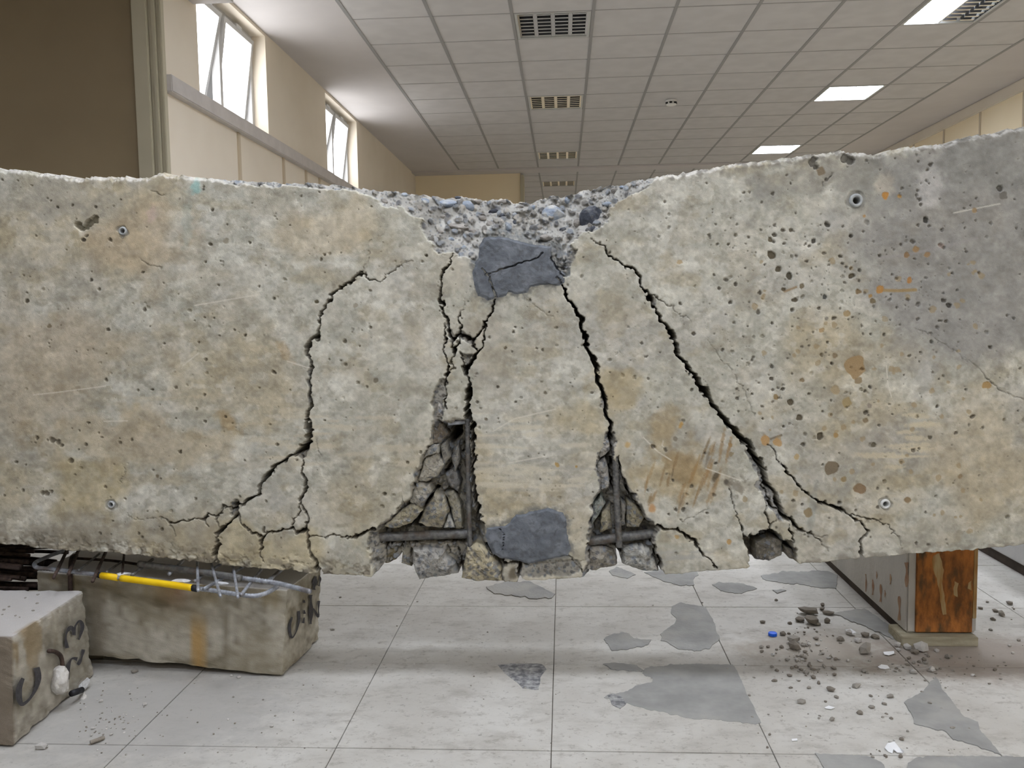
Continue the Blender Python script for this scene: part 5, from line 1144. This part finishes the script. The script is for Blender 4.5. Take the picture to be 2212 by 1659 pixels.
for k in range(330):
    t_ = r_.random()
    if t_ < 0.45: x, y = r_.gauss(1745, 45), r_.gauss(1410, 38)
    elif t_ < 0.65: x, y = r_.gauss(1985, 60), r_.gauss(1435, 22)
    elif t_ < 0.85: x, y = r_.uniform(1610, 2100), r_.uniform(1420, 1640)
    else: x, y = r_.uniform(2040, 2212), r_.uniform(1300, 1480)
    if y < 1290 or (1930 < x < 2115 and y < 1404): continue
    m = r_.choice('gggdddw'); rp = 1.4 + 6.0 * r_.random() ** 2
    if rp > 2.7: crumb(x, y, rp, 'crumb_' + m, 'small concrete crumb scattered over the floor on the right', 'crumbs on the floor at the right')
    else: grit(x, y, rp, 'crumb_' + m)
for x, y, r, m in ((90,1617,18,'w'),(291,1453,12,'g'),(218,1517,7,'w'),(313,1523,8,'w'),(516,1464,6,'w'),(200,1575,7,'w'),(197,1590,6,'w'),(718,1361,6,'w'),(587,1570,5,'w'),(240,1588,6,'w'),(268,1575,5,'w'),(500,1461,5,'w')):
    crumb(x, y, r, 'crumb_' + m, 'pale concrete lump on the floor between the two left blocks' if m == 'w' else 'grey lump in the gap under the tan block', 'pale lumps by the left blocks' if m == 'w' else None)
for k in range(170):
    t_ = r_.random()
    if t_ < 0.6: x, y = r_.gauss(230, 60), r_.gauss(1565, 30)
    elif t_ < 0.8: x, y = r_.uniform(200, 700), r_.uniform(1470, 1640)
    else: x, y = r_.uniform(700, 1600), r_.uniform(1290, 1640)
    if y < 1465 and x < 640 or y > 1650 or (x < 170 and y < 1600): continue
    grit(x, y, r_.uniform(1.2, 3.4), r_.choice(['crumb_g', 'crumb_w', 'crumb_d']))
gv, gf, gm = [], [], []
for q, s_, m in GRIT:
    src = CRB[m][int(r_.random() * 4)]; base_i = len(gv); an = r_.uniform(0, 6.28)
    for v in src.vertices: gv.append((float(q[0]) + s_ * (v.co.x * math.cos(an) - v.co.y * math.sin(an)), float(q[1]) + s_ * (v.co.x * math.sin(an) + v.co.y * math.cos(an)), s_ * 0.4 + 0.6 * s_ * v.co.z))
    for p_ in src.polygons: gf.append(tuple(base_i + i for i in p_.vertices)); gm.append({'crumb_g': 0, 'crumb_w': 1, 'crumb_d': 2}[m])
me = bpy.data.meshes.new('floor_grit'); me.from_pydata(gv, [], gf)
for m in ('crumb_g', 'crumb_w', 'crumb_d'): me.materials.append(M[m])
me.polygons.foreach_set('material_index', gm)
o = link('floor_grit', me); o['kind'] = 'stuff'; tag(o, 'fine concrete grit and dust crumbs strewn over the tiled floor', 'grit')
# crumbs on the top of the near block
for k in range(16):
    x, y = r_.uniform(5, 130), r_.uniform(1282, 1350)
    if y > 1275 + (180 - x) * 0.62 - 20: continue
    q = onZ(x, y, np.float64(float(nt[2]))); s_ = r_.uniform(2, 5) * q[1] / F
    o = link('rubble_piece', r_.choice(CRB['crumb_g']), 'crumb_g'); settle(o, x, y, s_, s_, s_ * 0.5, float(nt[2]) - 0.002)
    tag(o, 'small crumb lying on top of the near concrete block', 'rubble', 'crumbs on the near block')
tw_ = onZ(205, 1600, np.float64(0.006)); 
tag(link('wood_splinter', tube('wood_splinter', [onZ(195, 1604, np.float64(0.006)), onZ(212, 1598, np.float64(0.007)), onZ(224, 1593, np.float64(0.006))], 0.0055, 0, 7), 'crumb_d'), 'brown wood splinter lying on the floor in front of the near block', 'splinter')
# papers
def scrap(pts, zs, label, th=0.0015, m='paper'):
    w3 = [onZ(a, b, np.float64(z)) for (a, b), z in zip(pts, zs)]; n_ = len(w3)
    V_ = [tuple(a) for a in w3] + [(a[0], a[1], a[2] - th) for a in w3]
    me = mesh_from('paper_scrap', V_, [tuple(range(n_)), tuple(range(n_, 2 * n_))[::-1]] + [(i, (i + 1) % n_, n_ + (i + 1) % n_, n_ + i) for i in range(n_)])
    return tag(link('paper_scrap', me, m), label, 'paper')
scrap([(1911,1615),(1917,1605),(1932,1602),(1942,1614),(1953,1622),(1950,1626),(1938,1625),(1930,1618),(1928,1627),(1918,1623)], [0.004, .010, .012, .010, .012, .004, .004, .008, .003, .003], 'folded white paper scrap near the bottom edge on the right')
scrap([(1896,1440),(1904,1435),(1917,1437),(1922,1443),(1912,1445),(1900,1443)], [0.004, .009, .007, .004, .004, .003], 'small white paper scrap on the floor in front of the rubble')
scrap([(1908,1408),(1931,1406),(1932,1411),(1920,1415),(1910,1413)], [0.005] * 5, 'flat cream card scrap between the rubble and the timber packer')
scrap([(1781,1528),(1790,1524),(1804,1528),(1795,1531),(1784,1530)], [0.004] * 5, 'crumpled foil scrap lying among the loose crumbs')
scrap([(1710,1596),(1722,1595),(1723,1599),(1711,1600)], [0.003] * 4, 'tiny white paper scrap below the crumbs on the right floor')
scrap([(1826,1360),(1838,1358),(1850,1366),(1848,1371),(1834,1370)], [0.006, .016, .014, .006, .005], 'white plastic shard on top of the rubble beside the grey lumps')
# blue bottle cap
p = onZ(1669, 1373, np.float64(0.0)); cap = empty('bottle_cap', (p[0], p[1], 0.0)); rc = 9.3 * p[1] / F
bm = bmesh.new(); n_ = 48; prof = [(rc * 0.86, 0.0), (rc, 0.001), (rc, rc * 0.62), (rc * 0.94, rc * 0.72), (rc * 0.86, rc * 0.72), (rc * 0.78, rc * 0.66), (rc * 0.1, rc * 0.66)]
rings = [[bm.verts.new((rad * (1 - (0.03 if (k % 2 and 0 < i < 3) else 0)) * math.cos(2 * math.pi * k / n_), rad * (1 - (0.03 if (k % 2 and 0 < i < 3) else 0)) * math.sin(2 * math.pi * k / n_), z_)) for k in range(n_)] for i, (rad, z_) in enumerate(prof)]
for a, b in zip(rings, rings[1:]):
    for k in range(n_): bm.faces.new((a[k], a[(k + 1) % n_], b[(k + 1) % n_], b[k]))
bm.faces.new(rings[0]); bm.faces.new(rings[-1]); bmesh.ops.recalc_face_normals(bm, faces=bm.faces)
me = bpy.data.meshes.new('cap_shell'); bm.to_mesh(me); bm.free(); link('cap_shell', me, 'blue', cap)
tag(cap, 'bright blue plastic bottle cap on the floor left of the rubble', 'bottle cap')
